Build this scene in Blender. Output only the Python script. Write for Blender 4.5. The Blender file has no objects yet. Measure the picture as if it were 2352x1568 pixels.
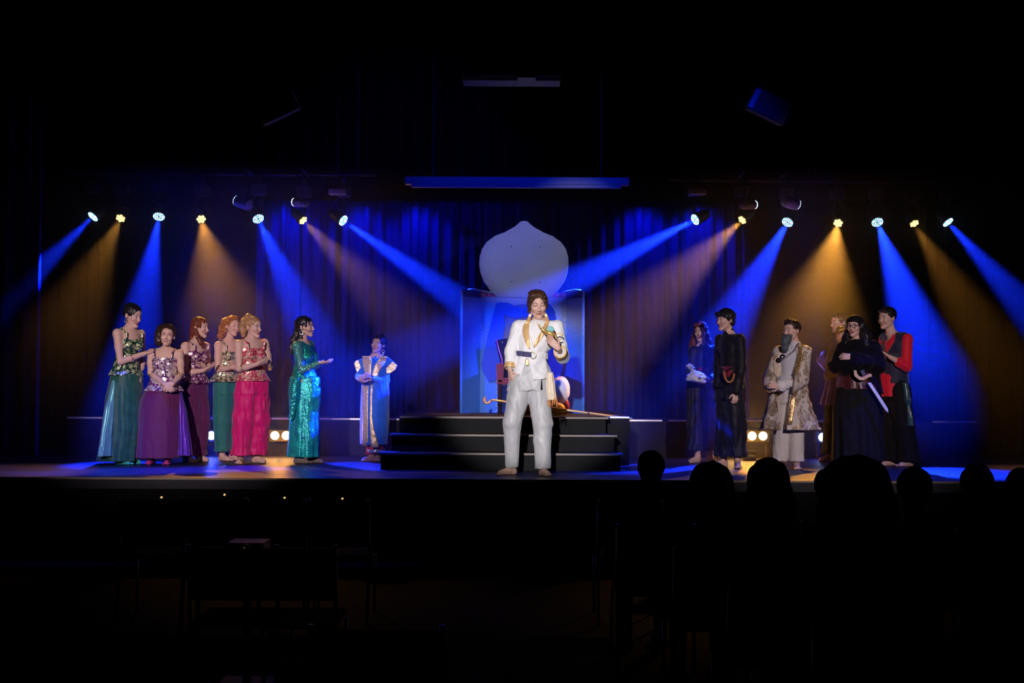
import bpy, bmesh, math, random
import numpy as np
from mathutils import Vector, Matrix
PI = math.pi
random.seed(7)
rng = np.random.default_rng(7)
scene = bpy.context.scene
C = scene.collection

# ------------------------------------------------------------------ camera
FPX = 2820.0
CAM = Vector((0.0, -12.0, 0.915))
PITCH = math.atan((877 - 784) / FPX)
ROLL = math.radians(0.28)
cd = bpy.data.cameras.new('stage_camera')
cd.sensor_width = 36.0
cd.lens = FPX * 36.0 / 2352.0
cd.clip_end = 100
cam = bpy.data.objects.new('stage_camera', cd)
C.objects.link(cam)
cam.rotation_euler = (PI / 2 + PITCH, 0, 0)
cam.location = CAM
RM = Matrix.Rotation(PI / 2 + PITCH, 3, 'X') @ Matrix.Rotation(ROLL, 3, 'Z')
cam.rotation_euler = RM.to_euler()
scene.camera = cam

def ray(px, py):
    v = Vector(((px - 1176) / FPX, -(py - 784) / FPX, -1.0))
    return RM @ v
def P(px, py, Y):
    "point seen at pixel px,py on the upright plane y=Y"
    v = ray(px, py); t = (Y - CAM.y) / v.y
    return CAM + v * t
def G(px, py, z=0.0):
    "point seen at pixel px,py on the level z"
    v = ray(px, py); t = (z - CAM.z) / v.z
    return CAM + v * t
def S(Y):
    return FPX / (Y - CAM.y)

# ------------------------------------------------------------------ world, exposure
w = bpy.data.worlds.new('dark_hall'); scene.world = w
w.use_nodes = True
w.node_tree.nodes['Background'].inputs[0].default_value = (0.0, 0.0, 0.002, 1)
w.node_tree.nodes['Background'].inputs[1].default_value = 0.3
scene.view_settings.view_transform = 'Standard'
scene.view_settings.look = 'None'
scene.view_settings.exposure = 0.0
scene.view_settings.gamma = 1.0
scene.view_settings.use_curve_mapping = False
cy = scene.cycles
cy.max_bounces = 4; cy.diffuse_bounces = 2; cy.glossy_bounces = 2
cy.transmission_bounces = 3; cy.transparent_max_bounces = 8; cy.volume_bounces = 0
cy.use_denoising = True
try: cy.denoiser = 'OPENIMAGEDENOISE'
except Exception: pass
cy.sample_clamp_indirect = 4.0
cy.caustics_reflective = False; cy.caustics_refractive = False

def spot(name, loc, target, color, power, angle, blend=0.5, size=0.05):
    l = bpy.data.lights.new(name, 'SPOT')
    l.color = color; l.energy = power; l.spot_size = math.radians(angle); l.spot_blend = blend
    l.shadow_soft_size = size
    o = bpy.data.objects.new(name, l); C.objects.link(o)
    o.location = loc
    o.rotation_euler = (Vector(target) - Vector(loc)).to_track_quat('-Z', 'Y').to_euler()
    return o

# unseen front of house spots behind the camera, set to light cast and dome
WARM = (1.0, 0.86, 0.74)
spot('follow_spot', (-1.1, -13.5, 3.1), (0.17, 0.05, 1.02), (1.0, .94, .98), 8200, 8.8, .45, .10)
spot('front_wash', (-3.6, -13.0, 3.9), (-3.2, 1.7, 1.05), (1.0, .78, .86), 5700, 16.5, .9, .12)
spot('front_wash', (3.6, -13.0, 3.9), (3.05, 1.4, 1.1), (1.0, .80, .86), 3700, 17.5, .9, .12)
spot('front_wash', (-1.2, -13.0, 3.9), (-1.55, 2.0, .85), (1.0, .84, .80), 3600, 5.6, .9, .12)
spot('palace_wash', (5.0, -13.0, 3.2), (0.16, 2.9, 2.45), (.80, .84, 1.0), 2900, 4.6, .5, .12)
for sx in (-1, 1):        # blue fill spots added without fixtures for palace and stage floor
    spot('palace_side_fill', (sx * 5.0, -2.2, 3.6), (.15, 2.95, 1.08), (0.010, .12, 1.0), 3400, 12.5, .8, .10)
    for x in (1.6, 4.0, 6.2): spot('floor_fill', (sx * x, .10, 3.5), (sx * x * 1.02, .45, 0), (0.004, .04, 1.0), 1100, 44, 1, .10)
spot('screen_case_fill', (5.0, -10.5, 1.6), (0.1, 1.2, 3.28), (0.0, .015, 1.0), 3600, 13, .7, .12)  # blue spot added without a fixture to tint the screen housing
# ------------------------------------------------------------------ materials
def mat(name, color, rough=0.6, metal=0.0, spec=0.3, emit=None, strength=0.0, noise=None, bump=None, sheen=0.0):
    m = bpy.data.materials.new(name); m.use_nodes = True
    nt = m.node_tree; b = nt.nodes['Principled BSDF']
    b.inputs['Base Color'].default_value = (*color, 1)
    b.inputs['Roughness'].default_value = rough
    b.inputs['Metallic'].default_value = metal
    b.inputs['Specular IOR Level'].default_value = spec
    if sheen: b.inputs['Sheen Weight'].default_value = sheen
    if emit:
        b.inputs['Emission Color'].default_value = (*emit, 1)
        b.inputs['Emission Strength'].default_value = strength
    tc = nt.nodes.new('ShaderNodeTexCoord')
    if noise:                      # (scale, second colour, detail)
        n = nt.nodes.new('ShaderNodeTexNoise'); n.inputs['Scale'].default_value = noise[0]
        n.inputs['Detail'].default_value = noise[2] if len(noise) > 2 else 3
        r = nt.nodes.new('ShaderNodeValToRGB')
        r.color_ramp.elements[0].position = 0.35; r.color_ramp.elements[1].position = 0.65
        r.color_ramp.elements[0].color = (*color, 1); r.color_ramp.elements[1].color = (*noise[1], 1)
        nt.links.new(tc.outputs['Object'], n.inputs['Vector'])
        nt.links.new(n.outputs['Fac'], r.inputs['Fac'])
        nt.links.new(r.outputs['Color'], b.inputs['Base Color'])
    if bump:                       # (scale, strength, distance)
        n2 = nt.nodes.new('ShaderNodeTexNoise'); n2.inputs['Scale'].default_value = bump[0]
        n2.inputs['Detail'].default_value = 4
        bp = nt.nodes.new('ShaderNodeBump'); bp.inputs['Strength'].default_value = bump[1]
        bp.inputs['Distance'].default_value = bump[2] if len(bump) > 2 else 0.01
        nt.links.new(tc.outputs['Object'], n2.inputs['Vector'])
        nt.links.new(n2.outputs['Fac'], bp.inputs['Height'])
        nt.links.new(bp.outputs['Normal'], b.inputs['Normal'])
    return m

# ------------------------------------------------------------------ mesh helpers
def tag(o, label=None, cat=None, group=None, kind=None):
    if label: o['label'] = label
    if cat: o['category'] = cat
    if group: o['group'] = group
    if kind: o['kind'] = kind
    return o
def empty(name, loc, label=None, cat=None, group=None, rz=0.0):
    o = bpy.data.objects.new(name, None); C.objects.link(o)
    o.location = loc; o.rotation_euler = (0, 0, rz); o.empty_display_size = 0.1
    return tag(o, label, cat, group)
class MB:
    def __init__(s): s.v = []; s.f = []
    def add(s, v, f):
        n = len(s.v); s.v += [tuple(x) for x in v]; s.f += [tuple(i + n for i in q) for q in f]; return s
    def box(s, c, d, R=None):
        x, y, z = d[0] / 2, d[1] / 2, d[2] / 2
        v = [Vector((i, j, k)) for i in (-x, x) for j in (-y, y) for k in (-z, z)]
        if R is not None: v = [R @ p for p in v]
        c = Vector(c)
        return s.add([p + c for p in v], [(0, 1, 3, 2), (4, 6, 7, 5), (0, 4, 5, 1), (2, 3, 7, 6), (0, 2, 6, 4), (1, 5, 7, 3)])
    def bb(s, a, b):
        a = Vector(a); b = Vector(b)
        return s.box((a + b) / 2, [abs(b[i] - a[i]) for i in range(3)])
    def tube(s, pts, r, n=10, cap=True):
        pts = [Vector(p) for p in pts]; m = len(pts)
        rs = r if isinstance(r, (list, tuple)) else [r] * m
        v = []; u = None
        for i, p in enumerate(pts):
            t = (pts[min(i + 1, m - 1)] - pts[max(i - 1, 0)]).normalized()
            if u is None:
                u = t.orthogonal().normalized()
            else:
                u = (u - t * u.dot(t)).normalized()
            w_ = t.cross(u)
            for k in range(n):
                a = 2 * PI * k / n
                v.append(p + (u * math.cos(a) + w_ * math.sin(a)) * rs[i])
        f = [(i * n + k, i * n + (k + 1) % n, (i + 1) * n + (k + 1) % n, (i + 1) * n + k) for i in range(m - 1) for k in range(n)]
        if cap: f += [tuple(range(n))[::-1], tuple((m - 1) * n + k for k in range(n))]
        return s.add(v, f)
    def cyl(s, a, b, r, r2=None, n=20):
        return s.tube([a, b], [r, r if r2 is None else r2], n)
    def lathe(s, prof, c=(0, 0, 0), R=None, n=24):
        v = []
        for (r, z) in prof:
            for k in range(n):
                a = 2 * PI * k / n
                p = Vector((r * math.cos(a), r * math.sin(a), z))
                if R is not None: p = R @ p
                v.append(p + Vector(c))
        m = len(prof)
        f = [(i * n + k, i * n + (k + 1) % n, (i + 1) * n + (k + 1) % n, (i + 1) * n + k) for i in range(m - 1) for k in range(n)]
        f += [tuple(range(n))[::-1], tuple((m - 1) * n + k for k in range(n))]
        return s.add(v, f)
    def prism(s, outline, a, b):
        "outline: list of (x,z); extruded from y=a to y=b"
        n = len(outline)
        v = [(x, a, z) for x, z in outline] + [(x, b, z) for x, z in outline]
        f = [(i, (i + 1) % n, n + (i + 1) % n, n + i) for i in range(n)]
        f += [tuple(range(n))[::-1], tuple(range(n, 2 * n))]
        return s.add(v, f)
    def build(s, name, m, parent=None, smooth=False, bevel=0.0, loc=None):
        me = bpy.data.meshes.new(name); me.from_pydata(s.v, [], s.f); me.update()
        bm = bmesh.new(); bm.from_mesh(me); bmesh.ops.recalc_face_normals(bm, faces=bm.faces)
        bm.to_mesh(me); bm.free()
        o = bpy.data.objects.new(name, me); C.objects.link(o)
        if m: me.materials.append(m)
        if parent:
            o.parent = parent
            # geometry was given in world space: keep it there
            o.matrix_parent_inverse = parent_inv(parent)
        if smooth:
            for p in me.polygons: p.use_smooth = True
        if bevel:
            b = o.modifiers.new('bevel', 'BEVEL'); b.width = bevel; b.segments = 2; b.limit_method = 'ANGLE'
        return o
def wmat(o):
    M = Matrix.Translation(o.location) @ o.rotation_euler.to_matrix().to_4x4()
    if o.parent: M = wmat(o.parent) @ o.matrix_parent_inverse @ M
    return M
def parent_inv(p):
    return wmat(p).inverted()
def dup(o, parent=None, delta=None):
    c = o.copy(); C.objects.link(c)
    if parent: c.parent = parent
    for ch in [x for x in bpy.data.objects if x.parent == o]:
        dup(ch, c)
    return c
# ------------------------------------------------------------------ stage and hall
M_floor = mat('stage_paint', (0.010, 0.012, 0.020), 0.45, spec=0.30, noise=(3.0, (0.018, 0.020, 0.030), 5), bump=(90, 0.15, 0.003))
M_black = mat('black_paint', (0.005, 0.005, 0.006), 0.8, spec=0.08)
M_hall = mat('dark_carpet', (0.004, 0.004, 0.005), 0.95, spec=0.02)
M_wall = mat('dark_wall', (0.008, 0.008, 0.010), 0.95, spec=0.05)
M_alu = mat('brushed_aluminium', (0.75, 0.75, 0.78), 0.3, 1.0)
M_chrome = mat('chrome', (0.25, 0.25, 0.26), 0.35, 1.0)
M_velvet = mat('blue_drape', (0.003, 0.006, 0.11), 0.8, spec=0.06, sheen=0.0)
M_leg = mat('black_drape', (0.003, 0.003, 0.004), 0.95, spec=0.0)
YE = -12 + FPX * 0.915 / (1101 - 877)          # stage edge
YB = -12 + FPX / 186.0                          # upstage platform face
YC = 5.1                                        # back curtain
ZP = P(500, 958.5, YB).z                        # platform height
HZ = -0.76                                      # hall floor
X0, X1 = -8.2, 8.2

def st(o): return tag(o, kind='structure')
st(MB().bb((X0, YE, -0.10), (X1, 6.6, 0)).build('floor', M_floor))
st(MB().bb((X0, YE + .02, HZ), (X1, YE + .10, -0.10)).build('wall_stage_front', M_black))
st(MB().bb((X0, -16, HZ - .1), (X1, YE + .02, HZ)).build('floor_hall', M_hall))
st(MB().bb((X0 - .1, -16, HZ - .1), (X0, 6.6, 6.2)).build('wall_left', M_wall))
st(MB().bb((X1, -16, HZ - .1), (X1 + .1, 6.6, 6.2)).build('wall_right', M_wall))
st(MB().bb((X0, 6.6, -0.1), (X1, 6.7, 6.2)).build('wall_back', M_wall))
st(MB().bb((X0, -16.1, HZ - .1), (X1, -16, 6.2)).build('wall_rear', M_wall))
st(MB().bb((X0, -16, 6.2), (X1, 6.7, 6.3)).build('ceiling', M_wall))
M_nosing = mat('worn_nosing', (0.30, 0.24, 0.17), 0.45, 0.6)
st(MB().bb((X0, YE - .008, -0.012), (X1, YE, 0.006)).build('trim_stage_edge', M_nosing))
M_stud = mat('brass_stud', (0.9, 0.62, 0.25), 0.15, 1.0)

# upstage riser: two wings with a bright lip
def riser(name, xa, xb, label):
    r = empty(name, ((xa + xb) / 2, YB, 0), label, 'platform')
    MB().bb((xa, YB, 0), (xb, YC - .25, ZP - .02)).build('front_panel', M_riser, r)
    return r
M_riser = mat('riser_paint', (0.012, 0.013, 0.018), 0.7, spec=0.15)
M_lip = mat('aluminium_lip', (0.85, 0.82, 0.88), 0.35, 0.2)
def lip(r, pa, pb):
    a = P(pa, 958, YB).x; b = P(pb, 958, YB).x
    MB().bb((a, YB - .012, ZP - .022), (b, YB + .03, ZP)).build('edge_lip', M_lip, r, bevel=.002)
ra = riser('stage_riser', P(155, 958, YB).x, P(917, 958, YB).x, 'low black upstage riser behind the women in harem costumes')
lip(ra, 155, 700); lip(ra, 702, 917)
rb = riser('stage_riser', P(1446, 965, YB).x, P(2245, 968, YB).x, 'low black upstage riser behind the pirates on the other side')
lip(rb, 1446, 1521); lip(rb, 1536, 1640); lip(rb, 1642, 2020); lip(rb, 2143, 2243)

# central platform and steps
SY0 = -12 + FPX * 0.915 / (1080 - 877)         # front of the lowest step
TR, RS = 0.28, 0.18
YP = SY0 + 2 * TR
M_step = mat('step_paint', (0.004, 0.004, 0.006), 0.7, spec=0.15, noise=(6, (0.006, 0.006, 0.008)), bump=(60, .1, .002))
M_edge = mat('worn_step_edge', (0.16, 0.14, 0.12), 0.5, 0.3)
pl = empty('throne_platform', (0.15, YP + .9, 0), 'black box platform under the palace cutout and the throne', 'platform')
xa, xb = P(922, 965, YP + TR).x, P(1445, 968, YP + .34).x
MB().bb((xa, YP + TR + .03, 0), (xb, YC - .3, 3 * RS - .02)).build('box', M_step, pl)
MB().bb((P(1400, 965, YP + .33).x, YP + TR + .01, 3 * RS - .02), (xb, YP + TR + .18, 3 * RS)).build('edge_strip', M_alu, pl, bevel=.002)
MB().bb((xa, YP + TR + .20, 3 * RS - .02), (xb, YC - .3, 3 * RS)).build('deck', M_step, pl)
su = empty('stage_steps', (0, SY0, 0), 'wide black three-step staircase leading up to the throne platform', 'steps')
lims = [(868, 1432), (893, 1418), (918, 1398)]
for i, (a, b) in enumerate(lims):
    y0 = SY0 + i * TR; z1 = (i + 1) * RS
    xa_, xb_ = P(a, 1000, y0).x, P(b, 1000, y0).x
    t = MB().bb((xa_ + .03, y0 + .025, i * RS), (xb_ - .03, y0 + TR, z1 - .018)).build('riser', M_step, su)
    MB().bb((xa_, y0, z1 - .022), (xb_, y0 + TR + .02, z1)).build('tread', M_step, su, bevel=.003)
    MB().bb((xa_, y0 - .004, z1 - .022), (xb_, y0 + .012, z1 + .002)).build('nosing', M_edge, su, bevel=.003)

# ------------------------------------------------------------------ drapes
def drape(name, pts, z0, z1, amp, wl, m, seed, label):
    "folded cloth along a floor polyline, with real thickness"
    r_ = random.Random(seed)
    ln = sum((Vector(pts[i + 1]) - Vector(pts[i])).length for i in range(len(pts) - 1))
    n = int(ln / wl * 14); nz = 14
    ph = [0.0]
    for i in range(n): ph.append(ph[-1] + (2 * PI / 14) * (0.6 + 0.9 * r_.random() if i % 5 == 0 else 1.0))
    cols = []
    for i in range(n + 1):
        t = i / n * ln; k = 0
        while k < len(pts) - 2 and t > (Vector(pts[k + 1]) - Vector(pts[k])).length:
            t -= (Vector(pts[k + 1]) - Vector(pts[k])).length; k += 1
        a, b = Vector(pts[k]), Vector(pts[k + 1]); d = (b - a).normalized()
        nrm = Vector((d.y, -d.x)); cols.append((a + d * t, nrm, d))
    v = []; f = []
    am = [0.5 + r_.random() for _ in range(n // 14 + 2)]
    for side in (0, 1):
        for i, (p, nrm, d) in enumerate(cols):
            for j in range(nz + 1):
                q = j / nz
                A = amp * am[i // 14] * (1.15 - 0.45 * q)
                w_ = A * math.sin(ph[i]) + A * .35 * math.sin(2.3 * ph[i] + q * 1.5) + .25 * A * math.sin(ph[i] * .37 + 3 * q)
                x = p + nrm * (w_ - side * 0.006) + d * (A * .3 * math.cos(ph[i] * 1.7 + q))
                v.append((x.x, x.y, z0 + (z1 - z0) * q))
    S_ = (n + 1) * (nz + 1)
    for i in range(n):
        for j in range(nz):
            a = i * (nz + 1) + j; b = a + nz + 1
            f.append((a, b, b + 1, a + 1)); f.append((S_ + a, S_ + a + 1, S_ + b + 1, S_ + b))
    for i in range(n):
        for j in (0, nz):
            a = i * (nz + 1) + j; b = a + nz + 1
            f.append((a, a + S_, b + S_, b))
    o = MB().add(v, f).build(name, m, smooth=True)
    return tag(o, label, 'curtain')
xl, xr = P(585, 700, YC).x, P(1725, 700, YC).x
zc = P(800, 470, YC).z
drape('stage_curtain', [(xl, YC + .05), (P(1180, 700, YC).x, YC + .05)], 0, zc + .2, .055, .17, M_velvet, 3, 'dark blue pleated stage curtain, the half on the side of the women')
drape('stage_curtain', [(P(1180, 700, YC).x, YC + .05), (xr, YC + .05)], 0, zc + .2, .055, .17, M_velvet, 11, 'dark blue pleated stage curtain, the half on the side of the pirates')
for sx, lb in ((-1, 'women'), (1, 'pirates')):
    drape('side_curtain', [(sx * 5.6, 4.6), (sx * 7.6, 4.2)] if sx < 0 else [(5.6, 4.6), (7.6, 4.2)], 0, zc - .05, .07, .22, M_leg, 20 + sx, 'black masking curtain at the wing behind the ' + lb)
drape('wing_curtain', [(-6.5, 3.1), (-5.78, 3.05)], 0, 4.6, .06, .22, M_velvet, 31, 'narrow black wing curtain catching a blue streak beside the outer beam')
bo = drape('border_curtain', [(X0 + .2, 4.55), (X1 - .2, 4.55)], zc - .02, 5.6, .03, .3, M_leg, 41, 'black overhead border curtain above the stage curtain')

# ------------------------------------------------------------------ haze
hz = bpy.data.materials.new('stage_haze'); hz.use_nodes = True
nt = hz.node_tree; nt.nodes.clear()
vo = nt.nodes.new('ShaderNodeVolumeScatter'); ou = nt.nodes.new('ShaderNodeOutputMaterial')
vo.inputs['Color'].default_value = (1, 1, 1, 1); vo.inputs['Density'].default_value = 0.033
vo.inputs['Anisotropy'].default_value = 0.68
nt.links.new(vo.outputs[0], ou.inputs['Volume'])
haze = MB().bb((X0 + .05, 1.45, 0.01), (X1 - .05, 6.5, 3.30)).build('stage_haze', hz)
tag(haze, 'thin theatrical haze hanging over the stage and showing the beams', 'haze', kind='stuff')

# ------------------------------------------------------------------ lamps
BLUE = (0.004, 0.024, 1.0); AMB = (1.0, 0.40, 0.05)
M_lbody = mat('lamp_body', (0.02, 0.02, 0.022), 0.45, spec=0.4)
M_ledb = mat('blue_led', (.5, .7, 1), .4, emit=(0.10, 0.60, 1.0), strength=3)
M_ledw = mat('white_led', (.5, .7, 1), .4, emit=(0.55, 0.72, 1.0), strength=4)
M_leda = mat('amber_led', (1, .8, .4), .4, emit=(1.0, 0.70, 0.14), strength=4.5)
M_face = mat('lens_plate', (0.02, 0.03, 0.05), 0.3)
LY = -12 + FPX / 181.0
def led_mesh(r, m, nm):
    return MB().lathe([(r * .1, .004), (r * .7, .003), (r, 0), (r, -.006)][::-1], n=10).build(nm, m)
def moving_head(px, py, tx, ty, fwd, blue, power, angle, rad, label, Yl=None, hang=True):
    Yl = LY if Yl is None else Yl
    p = P(px, py, Yl)
    q = P(tx, ty, Yl + fwd)
    d = (q - p).normalized()
    t = empty('moving_head_lamp', p + Vector((0, .05, .55 if hang else 0)), label, 'stage light', 'blue beam moving head lamps on the lighting bar' if blue else 'amber moving head lamps on the lighting bar')
    R = d.to_track_quat('Z', 'X').to_matrix()
    # head: lathe along beam direction, lens at z=0 in local frame
    MB().lathe([(rad * .35, -.21), (rad * .75, -.20), (rad * .95, -.15), (rad * 1.0, -.06), (rad * 1.12, -.05), (rad * 1.12, -.006), (rad * 1.0, .0), (rad * .2, -.004)], p, R, 28).build('head', M_lbody, t, smooth=False)
    rings = ([(0, 1), (.30, 6), (.60, 12), (.88, 18)] if blue else [(0, 1), (.62, 6)])
    lr = rad * (.095 if blue else .27)
    first = None; k = 0
    for rr, n in rings:
        for i in range(n):
            a = 2 * PI * i / n + rr
            c = p + R @ Vector((rad * rr * math.cos(a), rad * rr * math.sin(a), .007))
            if rr == 0 and blue: continue
            o = MB().lathe([(lr * .05, .006), (lr * .7, .005), (lr, 0), (lr, -.006)][::-1], c, R, 10).build('led_lens', (M_ledw if (k % 3) else M_ledb) if blue else M_leda, t)
            k += 1
    # yoke and base
    c = p - d * .10
    top = p + Vector((0, .05, .30))
    u = Vector((1, 0, 0))
    for s_ in (-1, 1):
        a = c + u * s_ * (rad * 1.22)
        MB().tube([a, a + Vector((0, .01, .12)), Vector((a.x * .6 + top.x * .4 , top.y, top.z - .04)), Vector((a.x*.35+top.x*.65, top.y, top.z))], .014, 8).build('yoke_arm', M_lbody, t)
    MB().box(top + Vector((0, 0, .07)), (.17, .15, .13)).build('base', M_lbody, t, bevel=.01)
    MB().tube([top + Vector((0, 0, .13)), top + Vector((0, 0, .25))], .02, 8).build('clamp', M_lbody, t)
    sp = spot('lamp_light', p + d * .03, q, BLUE if blue else AMB, power, angle, .6 if blue else .95, rad * .4)
    sp.parent = t; sp.matrix_parent_inverse = parent_inv(t)
    return t
HB, HA = 10500, 820
#LAMPS#
heads = [
 (214, 497, 60, 647, -.6, 1, .9, 17, 'blue beam lamp pointing steeply outwards, outermost on the women\'s side'),
 (277, 501, 205, 650, -1.0, 0, .4, 28, 'amber lamp between the two outermost blue lamps on the women\'s side'),
 (365, 497, 333, 680, -.8, 1, .8, 19, 'blue beam lamp pointing almost straight down above the tall woman in green'),
 (462, 503, 505, 680, -1.3, 0, .6, 31, 'amber lamp above the women in purple'),
 (593, 502, 690, 710, -.9, 1, .9, 19, 'blue beam lamp above the woman in magenta trousers'),
 (696, 506, 845, 655, -.5, 0, 1.2, 27, 'amber lamp nearest the blue curtain edge on the women\'s side'),
 (788, 506, 1055, 690, -.75, 1, 4.2, 12, 'blue beam lamp sending a narrow beam to the palace cutout from the women\'s side'),
 (1597, 504, 1330, 640, -.75, 1, 5.5, 13, 'blue beam lamp sending a narrow beam to the palace cutout from the pirates\' side'),
 (1705, 505, 1560, 640, -.5, 0, 2.3, 30, 'amber lamp beside the narrow-beam lamp on the pirates\' side'),
 (1809, 510, 1700, 700, -.9, 1, 1.3, 19, 'blue beam lamp above the two black-clad youths'),
 (1925, 512, 1890, 680, -1.3, 0, 1.4, 31, 'amber lamp above the bearded sultan'),
 (2015, 510, 2080, 690, -1.0, 1, 1.6, 20, 'blue beam lamp above the youth in red sleeves'),
 (2100, 513, 2200, 680, -.8, 0, .7, 27, 'amber lamp between the last two blue lamps on the pirates\' side'),
 (2177, 510, 2330, 680, -.6, 1, 1.5, 18, 'blue beam lamp pointing outwards, outermost on the pirates\' side'),
]
for x in (-3.1, -2.1, -1.3, 1.8, 2.6):     # unseen blue spots, added with no fixture, raking the curtain folds
    spot('curtain_fill', (x, 4.80, 3.55), (x, 4.98, 1.6), BLUE, 150, 110, .9, .04)
for (px, py, tx, ty, fw, bl, pw, an, lb) in heads:
    moving_head(px, py, tx, ty, fw, bl, pw * (HB if bl else HA), an, .074 if bl else .065, lb)
# ------------------------------------------------------------------ sculpting by distance fields
def vnoise(x, y, z, seed=0):
    "cheap smooth value noise from summed sines"
    r_ = np.random.default_rng(seed); o = 0
    for i in range(5):
        k = r_.normal(size=3); k /= np.linalg.norm(k); f = 0.7 + 0.8 * r_.random(); p = r_.random() * 6.28
        o = o + np.sin((x * k[0] + y * k[1] + z * k[2]) * 6.28 * f + p)
    return o / 5
def axis_coords(lo, hi, h, fine=None):
    "1-D coordinates, finer inside the windows in fine=[(a,b,h)]"
    out = [lo]; fine = fine or []
    while out[-1] < hi:
        s_ = h
        for a, b, hh in fine:
            if a - 1e-9 <= out[-1] < b: s_ = min(s_, hh)
        out.append(out[-1] + s_)
    return np.array(out, dtype=np.float32)
class Field:
    def __init__(s, lo, hi, h, fx=None, fy=None, fz=None):
        s.ax = [axis_coords(lo[0], hi[0], h, fx), axis_coords(lo[1], hi[1], h, fy), axis_coords(lo[2], hi[2], h, fz)]
        s.h = h
        s.d = np.full([len(a) for a in s.ax], 1.0, dtype=np.float32)
    def blk(s, lo, hi):
        sl = []; co = []
        for i in range(3):
            a = s.ax[i]
            i0 = max(0, int(np.searchsorted(a, lo[i])) - 1); i1 = min(len(a), int(np.searchsorted(a, hi[i])) + 1)
            if i1 <= i0: return None, None
            sl.append(slice(i0, i1)); sh = [1, 1, 1]; sh[i] = -1; co.append(a[i0:i1].reshape(sh))
        return tuple(sl), co
    def put(s, sl, d, k, op):
        D = s.d[sl]
        d = d.astype(np.float32)
        if op == 'u':
            if k > 0:
                h = np.maximum(k - np.abs(D - d), 0) / k
                s.d[sl] = np.minimum(D, d) - h * h * k * .25
            else: s.d[sl] = np.minimum(D, d)
        elif op == 's':
            if k > 0:
                h = np.maximum(k - np.abs(D + d), 0) / k
                s.d[sl] = np.maximum(D, -d) + h * h * k * .25
            else: s.d[sl] = np.maximum(D, -d)
    def cap(s, a, b, ra, rb=None, k=.012, flat=None, op='u'):
        rb = ra if rb is None else rb
        a = np.array(a, float); b = np.array(b, float); R = max(ra, rb); m = R * (max(1, flat[1]) if flat else 1) + k + 3 * s.h
        sl, co = s.blk(np.minimum(a, b) - m, np.maximum(a, b) + m)
        if sl is None: return s
        X, Y, Z = co; px, py, pz = X - a[0], Y - a[1], Z - a[2]; ba = b - a
        if flat is not None:
            n = np.array(flat[0], float); n /= np.linalg.norm(n); q = 1 / flat[1] - 1
            dt = (px * n[0] + py * n[1] + pz * n[2]) * q
            px = px + n[0] * dt; py = py + n[1] * dt; pz = pz + n[2] * dt
            ba = ba + n * (ba @ n) * q
        L = max(ba @ ba, 1e-9)
        t = np.clip((px * ba[0] + py * ba[1] + pz * ba[2]) / L, 0, 1)
        d = np.sqrt((px - ba[0] * t) ** 2 + (py - ba[1] * t) ** 2 + (pz - ba[2] * t) ** 2) - (ra + (rb - ra) * t)
        if flat is not None and flat[1] < 1: d = d * (0.5 + 0.5 * flat[1])
        s.put(sl, d, k, op); return s
    def chain(s, pts, rs, k=.012, flat=None):
        for i in range(len(pts) - 1): s.cap(pts[i], pts[i + 1], rs[i], rs[i + 1], k, flat)
        return s
    def ell(s, c, r, R=None, k=.015, op='u'):
        c = np.array(c, float); m = max(r) + k + 3 * s.h
        sl, co = s.blk(c - m, c + m)
        if sl is None: return s
        p = [co[i] - c[i] for i in range(3)]
        if R is not None:
            R = np.array(R)      # columns are the ellipsoid's axes
            p = [p[0] * R[0, i] + p[1] * R[1, i] + p[2] * R[2, i] for i in range(3)]
        k0 = np.sqrt(sum((p[i] / r[i]) ** 2 for i in range(3))); k1 = np.sqrt(sum((p[i] / r[i] ** 2) ** 2 for i in range(3)))
        s.put(sl, k0 * (k0 - 1) / np.maximum(k1, 1e-6), k, op); return s
    def col(s, rings, yaw=0.0, fold=None, k=.01, op='u'):
        "rings: (x, y, z, rx, ry) top to bottom or bottom to top; elliptical column; fold(theta, z) scales the radius"
        r = sorted([tuple(map(float, q)) for q in rings], key=lambda q: q[2]); r = np.array(r)
        m = max(r[:, 3].max(), r[:, 4].max()) * 1.35 + k + 3 * s.h
        lo = [r[:, 0].min() - m, r[:, 1].min() - m, r[0, 2] - 2.5 * s.h]; hi = [r[:, 0].max() + m, r[:, 1].max() + m, r[-1, 2] + 2.5 * s.h]
        sl, co = s.blk(lo, hi)
        if sl is None: return s
        z = co[2].ravel()
        f = lambda j: np.interp(z, r[:, 2], r[:, j]).reshape(1, 1, -1)
        x, y = co[0] - f(0), co[1] - f(1); c, s_ = math.cos(yaw), math.sin(yaw)
        u, v = x * c + y * s_, -x * s_ + y * c
        rx, ry = f(3), f(4)
        rr = np.sqrt((u / rx) ** 2 + (v / ry) ** 2)
        if fold is not None: rr = rr / (1 + fold(np.arctan2(v / ry, u / rx), co[2]))
        d = (rr - 1) * np.minimum(rx, ry) * .9
        d = np.maximum(d, np.maximum(r[0, 2] - co[2], co[2] - r[-1, 2]))
        s.put(sl, d, k, op); return s
    def cut(s, p, n, k=0):
        "remove everything on the side of plane (p, n) that n points to"
        X, Y, Z = s.ax[0].reshape(-1, 1, 1), s.ax[1].reshape(1, -1, 1), s.ax[2].reshape(1, 1, -1)
        d = ((X - p[0]) * n[0] + (Y - p[1]) * n[1] + (Z - p[2]) * n[2]).astype(np.float32)
        s.d = np.maximum(s.d, d); return s
    def warp(s, fn):
        X, Y, Z = s.ax[0].reshape(-1, 1, 1), s.ax[1].reshape(1, -1, 1), s.ax[2].reshape(1, 1, -1)
        idx = np.nonzero(np.abs(s.d) < .045)
        x, y, z = s.ax[0][idx[0]], s.ax[1][idx[1]], s.ax[2][idx[2]]
        s.d[idx] += fn(x, y, z).astype(np.float32); return s
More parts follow.
